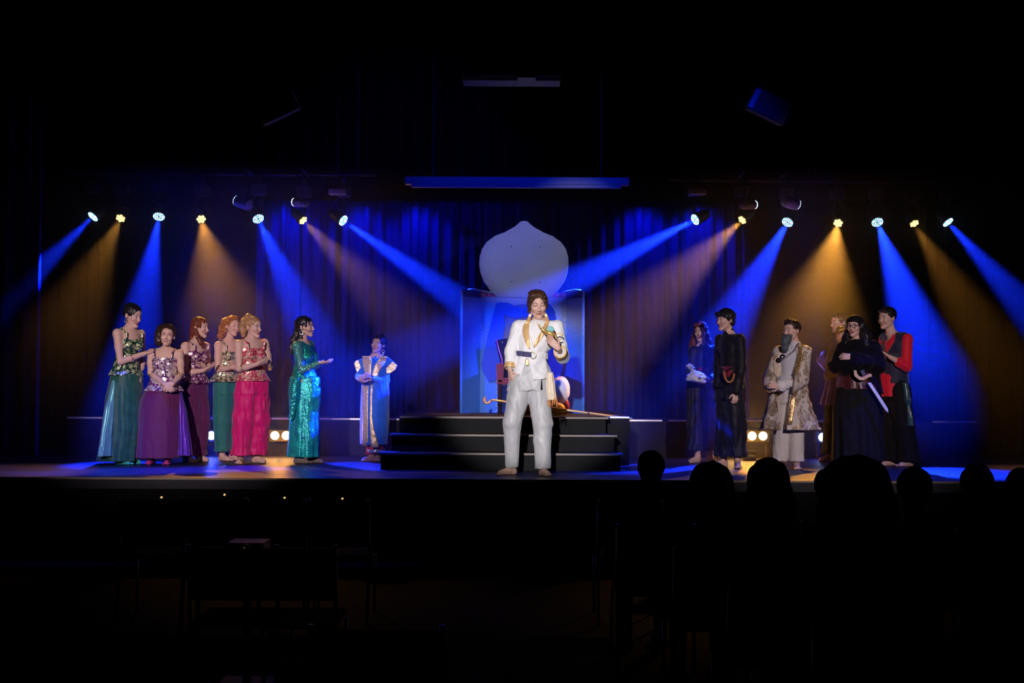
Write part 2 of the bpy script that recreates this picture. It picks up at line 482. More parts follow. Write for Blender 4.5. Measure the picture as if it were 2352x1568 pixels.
    def mesh(s, name, m, parent=None, paint=None, origin=None, top=False):
        d = s.d
        d[0] = d[-1] = 1; d[:, 0] = d[:, -1] = 1; d[:, :, 0] = 1; d[:, :, -1] = 1
        sg = d < 0
        n = [q - 1 for q in d.shape]
        c8 = [(i, j, k) for i in (0, 1) for j in (0, 1) for k in (0, 1)]
        al = None; an = None
        for i, j, k in c8:
            v = sg[i:i + n[0], j:j + n[1], k:k + n[2]]
            al = v.copy() if al is None else al & v
            an = v.copy() if an is None else an | v
        act = an & ~al
        I = np.nonzero(act); N = len(I[0])
        idm = np.full(n, -1, np.int32); idm[I] = np.arange(N, dtype=np.int32)
        vals = {c: d[I[0] + c[0], I[1] + c[1], I[2] + c[2]] for c in c8}
        pos = np.zeros((N, 3), np.float32); cnt = np.zeros(N, np.float32)
        fr = [s.ax[a][I[a]] for a in range(3)]; st_ = [s.ax[a][I[a] + 1] - s.ax[a][I[a]] for a in range(3)]
        for c in c8:
            for a in range(3):
                if c[a]: continue
                e = list(c); e[a] = 1; e = tuple(e)
                v0, v1 = vals[c], vals[e]; mk = (v0 < 0) != (v1 < 0)
                t = np.where(mk, v0 / np.where(mk, v0 - v1, 1), 0)
                for b in range(3):
                    w_ = t if b == a else float(c[b])
                    pos[:, b] += np.where(mk, fr[b] + w_ * st_[b], 0)
                cnt += mk
        pos /= cnt[:, None]
        quads = []
        for a in range(3):
            b, c = (a + 1) % 3, (a + 2) % 3
            s0 = [slice(1, n[q]) for q in range(3)]; s1 = list(s0); s0[a] = slice(0, n[a]); s1[a] = slice(1, n[a] + 1)
            v0, v1 = sg[tuple(s0)], sg[tuple(s1)]
            E = np.nonzero(v0 != v1)
            base = [E[0].copy(), E[1].copy(), E[2].copy()]
            for q in range(3):
                if q != a: base[q] += 1
            fl = v0[E]
            def cell(db, dc):
                ix = [base[0], base[1], base[2]]; ix[b] = ix[b] - db; ix[c] = ix[c] - dc
                return idm[ix[0], ix[1], ix[2]]
            q4 = np.stack([cell(0, 0), cell(1, 0), cell(1, 1), cell(0, 1)], 1)
            q4[~fl] = q4[~fl][:, ::-1]
            quads.append(q4[(q4 >= 0).all(1)])
        F = np.concatenate(quads)
        org = np.array(origin if origin is not None else (0, 0, 0), np.float32)
        me = bpy.data.meshes.new(name)
        me.vertices.add(N); me.vertices.foreach_set('co', (pos - org).ravel())
        me.loops.add(F.size); me.loops.foreach_set('vertex_index', F.ravel().astype(np.int32))
        me.polygons.add(len(F)); me.polygons.foreach_set('loop_start', np.arange(0, F.size, 4, dtype=np.int32))
        try: me.polygons.foreach_set('loop_total', np.full(len(F), 4, np.int32))
        except Exception: pass
        me.polygons.foreach_set('use_smooth', np.ones(len(F), bool))
        me.update(calc_edges=True); me.validate()
        if paint is not None:
            col = paint(pos)
            at = me.color_attributes.new('Col', 'FLOAT_COLOR', 'POINT')
            at.data.foreach_set('color', np.concatenate([col, np.ones((N, 1))], 1).astype(np.float32).ravel())
        if m: me.materials.append(m)
        o = bpy.data.objects.new(name, me); C.objects.link(o)
        o.location = org.tolist()
        if parent:
            o.parent = parent; o.matrix_parent_inverse = parent_inv(parent)
        return o
# ------------------------------------------------------------------ people
def skin_mat():
    m = bpy.data.materials.new('skin'); m.use_nodes = True; nt = m.node_tree; b = nt.nodes['Principled BSDF']
    a = nt.nodes.new('ShaderNodeAttribute'); a.attribute_name = 'Col'
    nt.links.new(a.outputs['Color'], b.inputs['Base Color'])
    b.inputs['Roughness'].default_value = .5; b.inputs['Specular IOR Level'].default_value = .35
    return m
M_skin = skin_mat()
V = lambda *a: np.array(a, float)
def npv(v): return np.array(v[:], float)
def unit(v): return v / max(np.linalg.norm(v), 1e-9)
def head_frame(yaw, pitch, roll):
    "columns: right, back, up of the head. yaw 0 faces the camera, + turns to screen right; pitch + looks down"
    R = Matrix.Rotation(math.radians(yaw), 3, 'Z') @ Matrix.Rotation(math.radians(pitch), 3, 'X') @ Matrix.Rotation(math.radians(roll), 3, 'Y')
    return np.array(R)
def build_head(F, c, R, s, fem=True, smile=0, jaw=1.0):
    q = lambda x, y, z: c + R @ (V(x, y, z) * s)
    e = lambda p, r, k=.015, op='u': F.ell(q(*p), [x * s for x in r], R, k * s, op)
    cp = lambda a, b, ra, rb, k=.01, op='u', flat=None: F.cap(q(*a), q(*b), ra * s, rb * s, k * s, flat, op)
    jw = .036 if fem else .044
    e((0, .018, .034), (.072, .092, .080), .02)
    e((0, -.026, -.016), (.060 * (.96 if fem else 1), .060, .078), .03)
    cp((-jw, -.018, -.056), (-.012, -.066, -.093), .018, .014, .025)
    cp((jw, -.018, -.056), (.012, -.066, -.093), .018, .014, .025)
    e((0, -.072, -.091), (.018, .016, .015), .02)
    e((0, -.044, .045), (.050, .037, .038), .03)                       # forehead
    for sx in (-1, 1):
        e((sx * .037, -.062, -.020), (.023, .022, .020), .02)          # cheek
        e((sx * .031, -.093, .011), (.018, .012, .011), .014, 's')      # socket
        e((sx * .031, -.0705, .010), (.0145, .015, .0125), .004)       # eyeball and lid
        if not fem: cp((sx * .014, -.082, .028), (sx * .044, -.072, .030), .006, .005, .014)
        e((sx * .010, -.096, -.031), (.0075, .009, .007), .008)
        e((sx * .074, .020, .002), (.008, .016, .026), .006)
        e((sx * .076, .016, -.016), (.007, .010, .011), .006)
    cp((0, -.082, .020), (0, -.102, -.022), .006, .009, .012)
    e((0, -.105, -.025), (.009, .010, .008), .008)
    zc = -.057; wl = .020 + .005 * smile
    cp((-wl, -.074, zc + .007 * smile), (0, -.090, zc + .003), .004, .0065, .006)
    cp((wl, -.074, zc + .007 * smile), (0, -.090, zc + .003), .004, .0065, .006)
    cp((-.014, -.079, zc - .008), (.014, -.079, zc - .008), .006, .006, .008)
    if smile > .5:
        for sx in (-1, 1): e((sx * .038, -.060, -.030), (.014, .013, .015), .025)
def paint_fn(heads, skin, lip=(.42, .13, .12), brow=(.08, .045, .03), eyes='open', smile=0, teeth=False, extra=None, makeup=None):
    c, R, s = heads
    def f(pos):
        col = np.tile(np.array(skin, float), (len(pos), 1))
        L = ((pos - c) @ R) / s
        x, y, z = L[:, 0], L[:, 1], L[:, 2]; ax = np.abs(x)
        near = (np.abs(L).max(1) < .13) & (y < -.02)
        def mix(mask, cc, w_=1.0):
            m_ = mask & near; col[m_] = col[m_] * (1 - w_) + np.array(cc) * w_
        bl = np.exp(-(((ax - .040) / .018) ** 2 + ((z + .028) / .018) ** 2)) * near
        col[:] = col * (1 - .25 * bl[:, None]) + np.array([.62, .20, .17]) * .25 * bl[:, None]
        if makeup is not None: mix((((ax - .031) / .021) ** 2 + ((z - .022) / .011) ** 2) < 1, makeup, .6)
        # brows
        mix((ax > .013) & (ax < .050) & (np.abs(z - (.0350 - 12 * (ax - .034) ** 2)) < np.where(ax < .036, .0036, .0024)) & (y < -.04), brow, .8)
        ex, ez = (ax - .031) / .0150, (z - .010)
        if eyes == 'open':
            o = (ex ** 2 + (ez / .0052) ** 2) < 1
            mix((ex ** 2 + ((ez - .0012) / .0070) ** 2) < 1.1, (.05, .03, .025), .9)
            mix(o, (.62, .60, .58)); mix((((ax - .031) / .0062) ** 2 + (ez / .0056) ** 2) < 1, (.04, .03, .025))
        else:
            mix((np.abs(ex) < 1) & (np.abs(ez + .003 - .004 * ex ** 2) < .003), (.05, .03, .025), .9)
        zc = -.0585 + smile * (8 * x ** 2)
        mix((ax < .0255) & (np.abs(z - zc + .002) < (.012 * np.sqrt(np.clip(1 - (x / .027) ** 2, 0, 1)) + .001)) & (y < -.06), lip)
        if teeth: mix((ax < .021) & (np.abs(z - zc + .0005) < .0046 * np.sqrt(np.clip(1 - (x / .022) ** 2, 0, 1))) & (y < -.06), (.75, .73, .70))
        else: mix((ax < .019) & (np.abs(z - zc) < .0016) & (y < -.06), (.20, .06, .05))
        mix((ax < .013) & (ax > .004) & (np.abs(z + .038) < .0035) & (y < -.095), (.16, .06, .05), .7)
        if extra is not None: extra(pos, L, col)
        return col
    return f
def build_hand(F, W, f, n, side, curl=.3, g=1.0, spread=.5, thumb=.6, k=.006):
    "W wrist, f finger direction, n where the palm looks, side +1/-1 picks the thumb side"
    f = unit(V(*f)); n0 = unit(V(*n) - f * (V(*n) @ f)); t = np.cross(f, n0) * side; g = g * .95
    for i, (o, L) in enumerate(((.027, .078), (.009, .086), (-.009, .080), (-.026, .064))):
        kn = W + (f * (.088 - .006 * abs(i - 1)) + t * o) * g
        F.cap(W + t * o * .45 * g, kn, .0125 * g, .0108 * g, .010)
        d = unit(f + t * o * spread * 6); n_ = n0; p = kn; r = .0090 * g
        for fr, an in ((.45, .55), (.30, .9), (.25, .6)):
            a = curl * an * 1.5
            d, n_ = unit(math.cos(a) * d + math.sin(a) * n_), unit(-math.sin(a) * d + math.cos(a) * n_)
            e = p + d * L * fr * g; F.cap(p, e, r, r * .9, k * .6); p = e; r *= .92
    b = W + (t * .020 + f * .022) * g
    m_ = b + unit(t * .75 + f * .55 + n0 * thumb * .7) * .040 * g
    e = m_ + unit(t * .25 + f * .9 + n0 * thumb * .6) * .032 * g
    F.cap(b, m_, .0135 * g, .0110 * g, .010); F.cap(m_, e, .0105 * g, .0085 * g, .004)
class Person:
    """joints are read as (pixel x, pixel y, depth offset) at the person's own distance"""
    def __init__(s, crop, Y, label, name='person', group=None, g=1.0):
        s.x0, s.y0, s.fz = crop; s.Y = Y; s.label = label; s.g = g; s.group = group
        s.parts = []
    def J(s, u, v, dy=0.0):
        return npv(P(s.x0 + u / s.fz, s.y0 + v / s.fz, s.Y + dy))
    def m(s, n):                  # crop pixels -> metres at the person's depth
        return n / s.fz / S(s.Y)
    def field(s, pts, pad, h, **kw):
        a = np.array(pts); return Field(a.min(0) - pad, a.max(0) + pad, h, **kw)
    def body(s, head, hrot, N, SL, SR, EL, ER, WL, WR, PV, HL, HR, KL, KR, AL, AR, tl=(0, -1), tr=(0, -1), skin=(.70, .46, .37),
             hs=1.0, fem=True, smile=0, hands=None, smooth_feet=False, footcol=None, thick=1.0, bust=None, **pk):
        bust = fem if bust is None else bust
        if not fem: pk.setdefault('lip', (.46, .20, .16))
        g = s.g
        s.c, s.R, s.hs = head, head_frame(*hrot), hs
        s.N, s.SL, s.SR, s.EL, s.ER, s.WL, s.WR, s.PV, s.HL, s.HR, s.KL, s.KR, s.AL, s.AR = N, SL, SR, EL, ER, WL, WR, PV, HL, HR, KL, KR, AL, AR
        s.tl, s.tr = unit(V(tl[0], tl[1], 0)), unit(V(tr[0], tr[1], 0))
        u = unit((SR - SL) * V(1, 1, 0)); s.u = u; s.f = V(u[1], -u[0], 0)      # right-on-screen axis and chest direction
        s.yaw = math.atan2(u[1], u[0])
        Rt = np.stack([u, -s.f, V(0, 0, 1)], 1)
        ms = (SL + SR) / 2; s.ms = ms
        pts = [head, N, SL, SR, EL, ER, WL, WR, PV, AL + V(*s.tl) * .2, AR + V(*s.tr) * .2]
        lo = np.min(pts, 0) - .14; hi = np.max(pts, 0) + .14; lo[2] = -.02; hi[2] = head[2] + .15 * hs
        hf = .0030
        hz_ = [head[2] - .13, hi[2]]
        zh = sorted([WL[2], WR[2]])
        F = Field(lo, hi, .0050, fx=[(head[0] - .11, head[0] + .11, hf)], fy=[(head[1] - .12, head[1] + .08, hf)], fz=[(hz_[0], hz_[1], hf), (0, .07, .0042)])
        t = thick
        wsh = np.linalg.norm((SR - SL)) / 2
        F.ell(ms + V(0, 0, -.10) * g, [max(.12, wsh * .92) * t, .095 * g * t, .16 * g], Rt, .03)
        F.cap((ms + PV) / 2 + V(0, 0, .08) * g, PV, .105 * g * t, .12 * g * t, .04, (s.f, .78))
        F.ell(PV, [.160 * g * t, .112 * g * t, .11 * g], Rt, .04)
        F.cap(SL + V(0, 0, -.012), SR + V(0, 0, -.012), .046 * g, .046 * g, .035)
        F.cap(N + V(0, 0, .01), (N + SL) / 2 + V(0, 0, .005), .045 * g, .032 * g, .04)
        F.cap(N + V(0, 0, .01), (N + SR) / 2 + V(0, 0, .005), .045 * g, .032 * g, .04)
        if bust:
            for q in (-1, 1): F.ell(ms + s.f * .075 * g + u * q * .065 * g + V(0, 0, -.135) * g, [.055 * g] * 3, None, .03)
        hb = head + s.R @ V(0, .026, -.050) * hs
        F.cap(N, hb, .051 * g * (.90 if fem else 1.08), .046 * g * (.90 if fem else 1.08), .012)
        for (a, b, w_) in ((SL, EL, WL), (SR, ER, WR)):
            F.chain([a, (a + b) / 2, b], [.048 * g * t, .043 * g * t, .034 * g * t], .02)
            F.chain([b, b * .6 + w_ * .4, w_], [.034 * g * t, .037 * g * t, .0235 * g], .012)
        for (h_, k_, a_, td) in ((HL, KL, AL, s.tl), (HR, KR, AR, s.tr)):
            F.chain([h_, k_], [.085 * g * t, .052 * g * t], .03)
            F.chain([k_, k_ * .65 + a_ * .35, a_], [.052 * g * t, .054 * g * t, .033 * g], .02)
            sd = V(-td[1], td[0], 0); gr = V(a_[0], a_[1], 0)
            F.cap(a_, gr + V(0, 0, .03) - td * .025, .033 * g, .029 * g, .015)
            F.cap(gr + V(0, 0, .045) + td * .03, gr + V(0, 0, .024) + td * .125 * g, .034 * g, .022 * g, .02)
            F.cap(gr + V(0, 0, .02) - td * .02, gr + V(0, 0, .018) + td * .12 * g, .024, .02, .02)
            inn = 1 if (h_ is HL) else -1
            for i in range(5):
                o = (.034 - .017 * i) * -inn * -1
                a0 = gr + td * (.115 + (-.006 * i)) * g + sd * o * g * .95 + V(0, 0, .014)
                F.cap(a0, a0 + td * (.050 - .005 * i) * g, .0125 if i == 0 else .0095, .0115 if i == 0 else .0085, .006)
        F.cut(V(0, 0, 0.002), V(0, 0, -1))
        build_head(F, head, s.R, hs, fem, smile, 1)
        for hd in (hands or []): build_hand(F, **hd)
        s.org = V(PV[0], PV[1], 0)
        ex = None
        if footcol is not None:
            fc = np.array(footcol)
            def ex(pos, L, col): col[pos[:, 2] < .085] = fc
        pf = paint_fn((head, s.R, hs), skin, smile=smile, extra=ex, **pk)
        s.o = F.mesh('person', M_skin, None, pf, s.org)
        tag(s.o, s.label, 'person', s.group)
        return s
    # ---- garments
    def garment(s, name, m, h=.0065, pad=.12, pts=None):
        q = pts if pts is not None else [s.N, s.SL, s.SR, s.EL, s.ER, s.WL, s.WR, s.PV, s.AL, s.AR]
        a = np.array(q); lo = a.min(0) - pad; hi = a.max(0) + pad; lo[2] = max(lo[2], .002)
        return Field(lo, hi, h)
    def end(s, F, name, m, label=None):
        o = F.mesh(name, m, s.o, None, s.org)
        if label: o['label'] = label
        return o
    def torso(s, F, inf=.012, bottom=None, flare=.03, top=None, k=.02):
        g = s.g; Rt = np.stack([s.u, -s.f, V(0, 0, 1)], 1); wsh = np.linalg.norm(s.SR - s.SL) / 2
        F.ell(s.ms + V(0, 0, -.10) * g, [max(.12, wsh * .92) + inf, .095 * g + inf, .16 * g + inf], Rt, k)
        F.cap((s.ms + s.PV) / 2 + V(0, 0, .08) * g, s.PV, .105 * g + inf, .12 * g + inf, .03, (s.f, .80))
        return F
    def sleeve(s, F, side, r0=.062, r1=.05, r2=.042, upto=1.0, k=.015):
        a, b, c = (s.SL, s.EL, s.WL) if side < 0 else (s.SR, s.ER, s.WR)
        F.cap(a, b, r0, r1, k)
        if upto > 0: F.cap(b, b + (c - b) * upto, r1, r2, k)
        return F
    def legs(s, F, r0=.12, r1=.10, r2=.08, z=.08, k=.03, gather=0):
        for h_, k_, a_ in ((s.HL, s.KL, s.AL), (s.HR, s.KR, s.AR)):
            e = a_.copy(); t = (z - k_[2]) / (a_[2] - k_[2]); e = k_ + (a_ - k_) * t
            F.cap(h_, k_, r0, r1, k)
            F.cap(k_, e, r1, r2, k)
            if gather: F.cap(e, e, r2 * gather, r2 * gather, k)
        F.cut(V(0, 0, z), V(0, 0, -1))
        return F
def folds(amp, nv, seed, vert=True, sc=7.0):
    "cloth folds as a displacement: soft swells with sharper creases"
    def f(x, y, z):
        zz = 1.3 if vert else sc
        a = vnoise(x * sc, y * sc, z * zz, seed)
        b = np.abs(vnoise(x * sc * 1.3 + 5, y * sc * 1.3, z * zz * 1.4, seed + 5)) ** .7
        c = np.abs(vnoise(x * sc * 2.5, y * sc * 2.5, z * (5 if vert else sc * 2), seed + 9)) ** .8
        return (a * .8 + (.45 - b) * 1.5 + (.4 - c) * .7) * amp
    return f
def creases(amp, k, seed, pw=3):
    "a few diagonal drag lines"
    k = V(*k)
    return lambda x, y, z: -amp * np.clip(np.sin(x * k[0] + y * k[1] + z * k[2] + 2.5 * vnoise(x * 2, y * 2, z * 2, seed)), 0, 1) ** pw * np.clip(.5 + vnoise(x * 3, y * 3, z * 3, seed + 1), 0, 1)
def hair_fn(amp, sc, seed, zs=.25):
    return lambda x, y, z: amp * (vnoise(x * sc, y * sc, z * sc * zs, seed) + .6 * vnoise(x * sc * 2.3, y * sc * 2.3, z * sc * .5, seed + 3))
def hair(p, m, style, **kw):
    "style: list of (kind, ...) in head-local metres"
    c, R, s = p.c, p.R, p.hs
    q = lambda v: c + R @ (V(*v) * s)
    reach = kw.get('reach', .17); dn = kw.get('down', .15)
    F = Field(c - V(reach, reach, dn), c + V(reach, reach, .20), kw.get('h', .0042))
    for it in style:
        if it[0] == 'e': F.ell(q(it[1]), [x * s for x in it[2]], R, it[3] * s if len(it) > 3 else .015)
        elif it[0] == 'c': F.chain([q(v) for v in it[1]], [r * s for r in it[2]], .012)
        elif it[0] == 'w': F.chain([V(*v) for v in it[1]], list(it[2]), .012)
        elif it[0] == '-': F.ell(q(it[1]), [x * s for x in it[2]], R, .008, 's')
        elif it[0] == '/': F.cut(q(it[1]), R @ V(*it[2]))
    F.warp(hair_fn(kw.get('amp', .006), kw.get('sc', 22), kw.get('seed', 1), kw.get('zs', .25)))
    return F.mesh('hair', m, p.o, None, p.org)
CAPH = [('e', (0, .022, .045), (.083, .106, .088)), ('-', (0, -.096, -.014), (.062, .068, .084))]

CAPB = [('e', (0, .022, .045), (.083, .106, .088)), ('-', (0, -.100, -.004), (.062, .070, .090))]
# ------------------------------------------------------------------ costume materials
def fabric(name, c, rough=.65, sheen=.2, c2=None, metal=0, spec=.25, bump=(260, .12, .002), alpha=None):
    m = mat(name, c, rough, metal, spec, noise=(14, c2) if c2 else None, bump=bump, sheen=sheen)
    if alpha is not None: m.node_tree.nodes['Principled BSDF'].inputs['Alpha'].default_value = alpha
    return m
def brocade(name, c, gold=(.95, .78, .55), scale=24, thr=.36, rough=.32, ring=True, metal=.5, leaf=False):
    m = mat(name, c, .55, 0, .3); nt = m.node_tree; b = nt.nodes['Principled BSDF']; L = nt.links
    tc = nt.nodes.new('ShaderNodeTexCoord'); v = nt.nodes.new('ShaderNodeTexVoronoi'); v.inputs['Scale'].default_value = scale
    v2 = nt.nodes.new('ShaderNodeTexVoronoi'); v2.inputs['Scale'].default_value = scale * 2.3
    L.new(tc.outputs['Object'], v.inputs['Vector']); L.new(tc.outputs['Object'], v2.inputs['Vector'])
    if leaf:
        mp = nt.nodes.new('ShaderNodeMapping'); mp.inputs['Scale'].default_value = (1.5, 1.0, .75); mp.inputs['Rotation'].default_value = (0, .6, 0)
        nz = nt.nodes.new('ShaderNodeTexNoise'); nz.inputs['Scale'].default_value = 5; L.new(tc.outputs['Object'], nz.inputs['Vector'])
        ad = nt.nodes.new('ShaderNodeVectorMath'); ad.operation = 'MULTIPLY_ADD'; ad.inputs[1].default_value = (.28, .28, .28); L.new(nz.outputs['Color'], ad.inputs[0]); L.new(tc.outputs['Object'], ad.inputs[2])
        L.new(ad.outputs[0], mp.inputs['Vector']); L.new(mp.outputs[0], v.inputs['Vector']); L.new(mp.outputs[0], v2.inputs['Vector'])
    r1 = nt.nodes.new('ShaderNodeMath'); r1.operation = 'LESS_THAN'; r1.inputs[1].default_value = thr
    r2 = nt.nodes.new('ShaderNodeMath'); r2.operation = 'LESS_THAN'; r2.inputs[1].default_value = thr * .8
    L.new(v.outputs['Distance'], r1.inputs[0]); L.new(v2.outputs['Distance'], r2.inputs[0])
    mx = nt.nodes.new('ShaderNodeMath'); mx.operation = 'MAXIMUM'; L.new(r1.outputs[0], mx.inputs[0]); L.new(r2.outputs[0], mx.inputs[1])
    out = mx
    if ring:
        r3 = nt.nodes.new('ShaderNodeMath'); r3.operation = 'PINGPONG'; r3.inputs[1].default_value = .085
        L.new(v.outputs['Distance'], r3.inputs[0])
        r4 = nt.nodes.new('ShaderNodeMath'); r4.operation = 'GREATER_THAN'; r4.inputs[1].default_value = .018; L.new(r3.outputs[0], r4.inputs[0])
        out = nt.nodes.new('ShaderNodeMath'); out.operation = 'MULTIPLY'; L.new(mx.outputs[0], out.inputs[0]); L.new(r4.outputs[0], out.inputs[1])
    mc = nt.nodes.new('ShaderNodeMix'); mc.data_type = 'RGBA'
    mc.inputs[6].default_value = (*c, 1); mc.inputs[7].default_value = (*gold, 1)
    L.new(out.outputs[0], mc.inputs[0]); L.new(mc.outputs[2], b.inputs['Base Color'])
    mm = nt.nodes.new('ShaderNodeMath'); mm.operation = 'MULTIPLY'; mm.inputs[1].default_value = metal; L.new(out.outputs[0], mm.inputs[0]); L.new(mm.outputs[0], b.inputs['Metallic'])
    mr = nt.nodes.new('ShaderNodeMapRange'); mr.inputs[3].default_value = .6; mr.inputs[4].default_value = rough; L.new(out.outputs[0], mr.inputs[0]); L.new(mr.outputs[0], b.inputs['Roughness'])
    return m
def sequins(name, c, c2, scale=150, metal=.7, amt=.55, base_alpha=None):
    m = mat(name, c, .3, metal, .5); nt = m.node_tree; b = nt.nodes['Principled BSDF']; L = nt.links
    tc = nt.nodes.new('ShaderNodeTexCoord'); v = nt.nodes.new('ShaderNodeTexVoronoi'); v.inputs['Scale'].default_value = scale
    L.new(tc.outputs['Object'], v.inputs['Vector'])
    # every sequin its own tilt
    s_ = nt.nodes.new('ShaderNodeVectorMath'); s_.operation = 'SUBTRACT'; s_.inputs[1].default_value = (.5, .5, .5); L.new(v.outputs['Color'], s_.inputs[0])
    k = nt.nodes.new('ShaderNodeVectorMath'); k.operation = 'SCALE'; k.inputs['Scale'].default_value = amt * 1.6; L.new(s_.outputs[0], k.inputs[0])
    g = nt.nodes.new('ShaderNodeNewGeometry'); a = nt.nodes.new('ShaderNodeVectorMath'); a.operation = 'ADD'; L.new(g.outputs['Normal'], a.inputs[0]); L.new(k.outputs[0], a.inputs[1])
    n = nt.nodes.new('ShaderNodeVectorMath'); n.operation = 'NORMALIZE'; L.new(a.outputs[0], n.inputs[0]); L.new(n.outputs[0], b.inputs['Normal'])
    sp = nt.nodes.new('ShaderNodeSeparateColor'); L.new(v.outputs['Color'], sp.inputs[0])
    mc = nt.nodes.new('ShaderNodeMix'); mc.data_type = 'RGBA'; mc.inputs[6].default_value = (*c, 1); mc.inputs[7].default_value = (*c2, 1)
    L.new(sp.outputs[0], mc.inputs[0]); L.new(mc.outputs[2], b.inputs['Base Color'])
    return m
def metal(name, c, rough=.25): return mat(name, c, rough, 1.0)
M_hblack = mat('black_hair', (.010, .008, .010), .38, spec=.5)
M_hdark = mat('dark_brown_hair', (.030, .014, .010), .42, spec=.5)
M_hbrown = mat('brown_hair', (.085, .038, .020), .42, spec=.5, noise=(40, (.04, .018, .010)))
M_hblond = mat('blond_hair', (.50, .30, .15), .42, spec=.5, noise=(40, (.30, .16, .07)))
M_hred = mat('auburn_hair', (.20, .040, .020), .42, spec=.5, noise=(40, (.09, .02, .012)))
M_hginger = mat('ginger_hair', (.42, .15, .05), .42, spec=.5, noise=(40, (.22, .07, .03)))
M_gold = metal('gold_metal', (.95, .70, .35), .25)
M_silver = metal('silver_metal', (.85, .85, .85), .2)
M_blackf = fabric('black_cloth', (.008, .008, .010), .8, 0, spec=.12)
M_white = fabric('white_cloth', (.78, .77, .76), .7, .1)
M_goldf = fabric('gold_lame', (.80, .50, .22), .40, 0, metal=.3, bump=(45, .35, .006))
Z1 = (200, 680, 3.92); Z2 = (480, 680, 3.92); Z3 = (780, 740, 4.611); Z4 = (1040, 640, 3.336)
Z5 = (1550, 690, 3.92); Z6 = (1730, 700, 4.02); Z7 = (1860, 690, 3.92)
def foot_y(crop, u, v): return G(crop[0] + u / crop[2], crop[1] + v / crop[2]).y
def ringmesh(p, name, m, a, b, r, tube=.006, lab=None):
    "a band of metal round a limb between joints a and b"
    a, b = Vector(a), Vector(b); d = (b - a).normalized(); u = d.orthogonal().normalized(); v = d.cross(u)
    c = (a + b) / 2
    pts = [c + (u * math.cos(t) + v * math.sin(t)) * r for t in np.linspace(0, 2 * PI, 21)]
    return MB().tube(pts, tube, 6).build(name, m, p.o, True)
def hoop(p, c, r, m, name='earring', tube=.0035):
    c = Vector(c); pts = [c + Vector((math.cos(t) * r, 0, math.sin(t) * r)) for t in np.linspace(0, 2 * PI, 17)]
    return MB().tube(pts, tube, 6).build(name, m, p.o, True)

def bodice(p, m, neck_z, hem_z, flare=.05, straps=True, inf=.011, strap_m=None):
    "strapped fitted top with a flared peplum"
    F = p.garment('bodice', m, .0055); p.torso(F, inf)
    for q in (-1, 1): F.ell(p.ms + p.f * .078 * p.g + p.u * q * .065 * p.g + V(0, 0, -.135) * p.g, [.058 * p.g] * 3, None, .03)
    w_ = p.PV; zt = hem_z + .16
    F.col([(w_[0], w_[1], hem_z, .172 + flare, .125 + flare), (w_[0], w_[1], hem_z + .07, .155 + flare * .3, .112 + flare * .3), ((p.ms[0] + w_[0]) / 2, (p.ms[1] + w_[1]) / 2, zt + .06, .13, .105)], p.yaw,
          lambda th, z: .035 * np.sin(th * 9 + 1) * np.clip((zt - z) / .16, 0, 1), .02)
    F.cut(V(0, 0, neck_z), V(0, 0, 1)); F.cut(V(0, 0, hem_z), V(0, 0, -1))
    if straps:
        for q, sh in ((-1, p.SL), (1, p.SR)):
            top = p.N * .30 + sh * .70 + V(0, 0, .036)
            fr = p.ms + p.f * .098 * p.g + p.u * q * .098 * p.g; fr[2] = neck_z - .01
            mid = (top + fr) / 2 + p.f * .048 + V(0, 0, .012); bk = p.ms - p.f * .10 * p.g + p.u * q * .085; bk[2] = neck_z - .02
            F.chain([bk, top, mid, fr], [.011] * 4, .004)
    F.warp(folds(.0025, 1, 3))
    return p.end(F, 'bodice', m)
def trousers(p, m, r0=.12, r1=.10, r2=.09, z=.09, seed=1, waist=None, gather=1.12, amp=.010, name='trousers', label=None):
    F = p.garment('trousers', m, .007, .16); waist = p.PV[2] + .10 if waist is None else waist
    F.col([(p.PV[0], p.PV[1], p.PV[2] - .12, r0 * 1.42, r0 * 1.08), (p.PV[0], p.PV[1], waist, .152, .112)], p.yaw, None, .05)
    p.legs(F, r0, r1, r2, z, .03, gather)
    F.warp(folds(amp, 1, seed)); return p.end(F, name, m, label)
def skirt(p, m, rings, seed, fold=.03, nf=11, name='skirt', label=None, yaw=None, h=.007):
    q = [V(*r[:3]) for r in rings]; mr = max(max(r[3:5]) for r in rings) * 1.25
    a = np.array(q); lo = a.min(0) - mr; hi = a.max(0) + mr; lo[2] = a[:, 2].min() - .03; hi[2] = a[:, 2].max() + .03
    F = Field(lo, hi, h); zt, zb = a[:, 2].max(), a[:, 2].min()
    F.col(rings, p.yaw if yaw is None else yaw, lambda th, z: fold * np.clip((zt - z) / (zt - zb), 0, 1) ** .7 * (np.sin(th * nf + seed) + .5 * np.sin(th * (nf * 1.7) + 2.1 * seed + z * 2)))
    F.warp(folds(.004, 1, seed)); return p.end(F, name, m, label)
def ring_at(p, v, ul, ur, ry, dy=0.0):
    "ellipse spanning crop x ul..ur at crop height v"
    a, b = p.J(ul, v, dy), p.J(ur, v, dy); c = (a + b) / 2
    return (c[0], c[1], c[2], (b[0] - a[0]) / 2, ry)

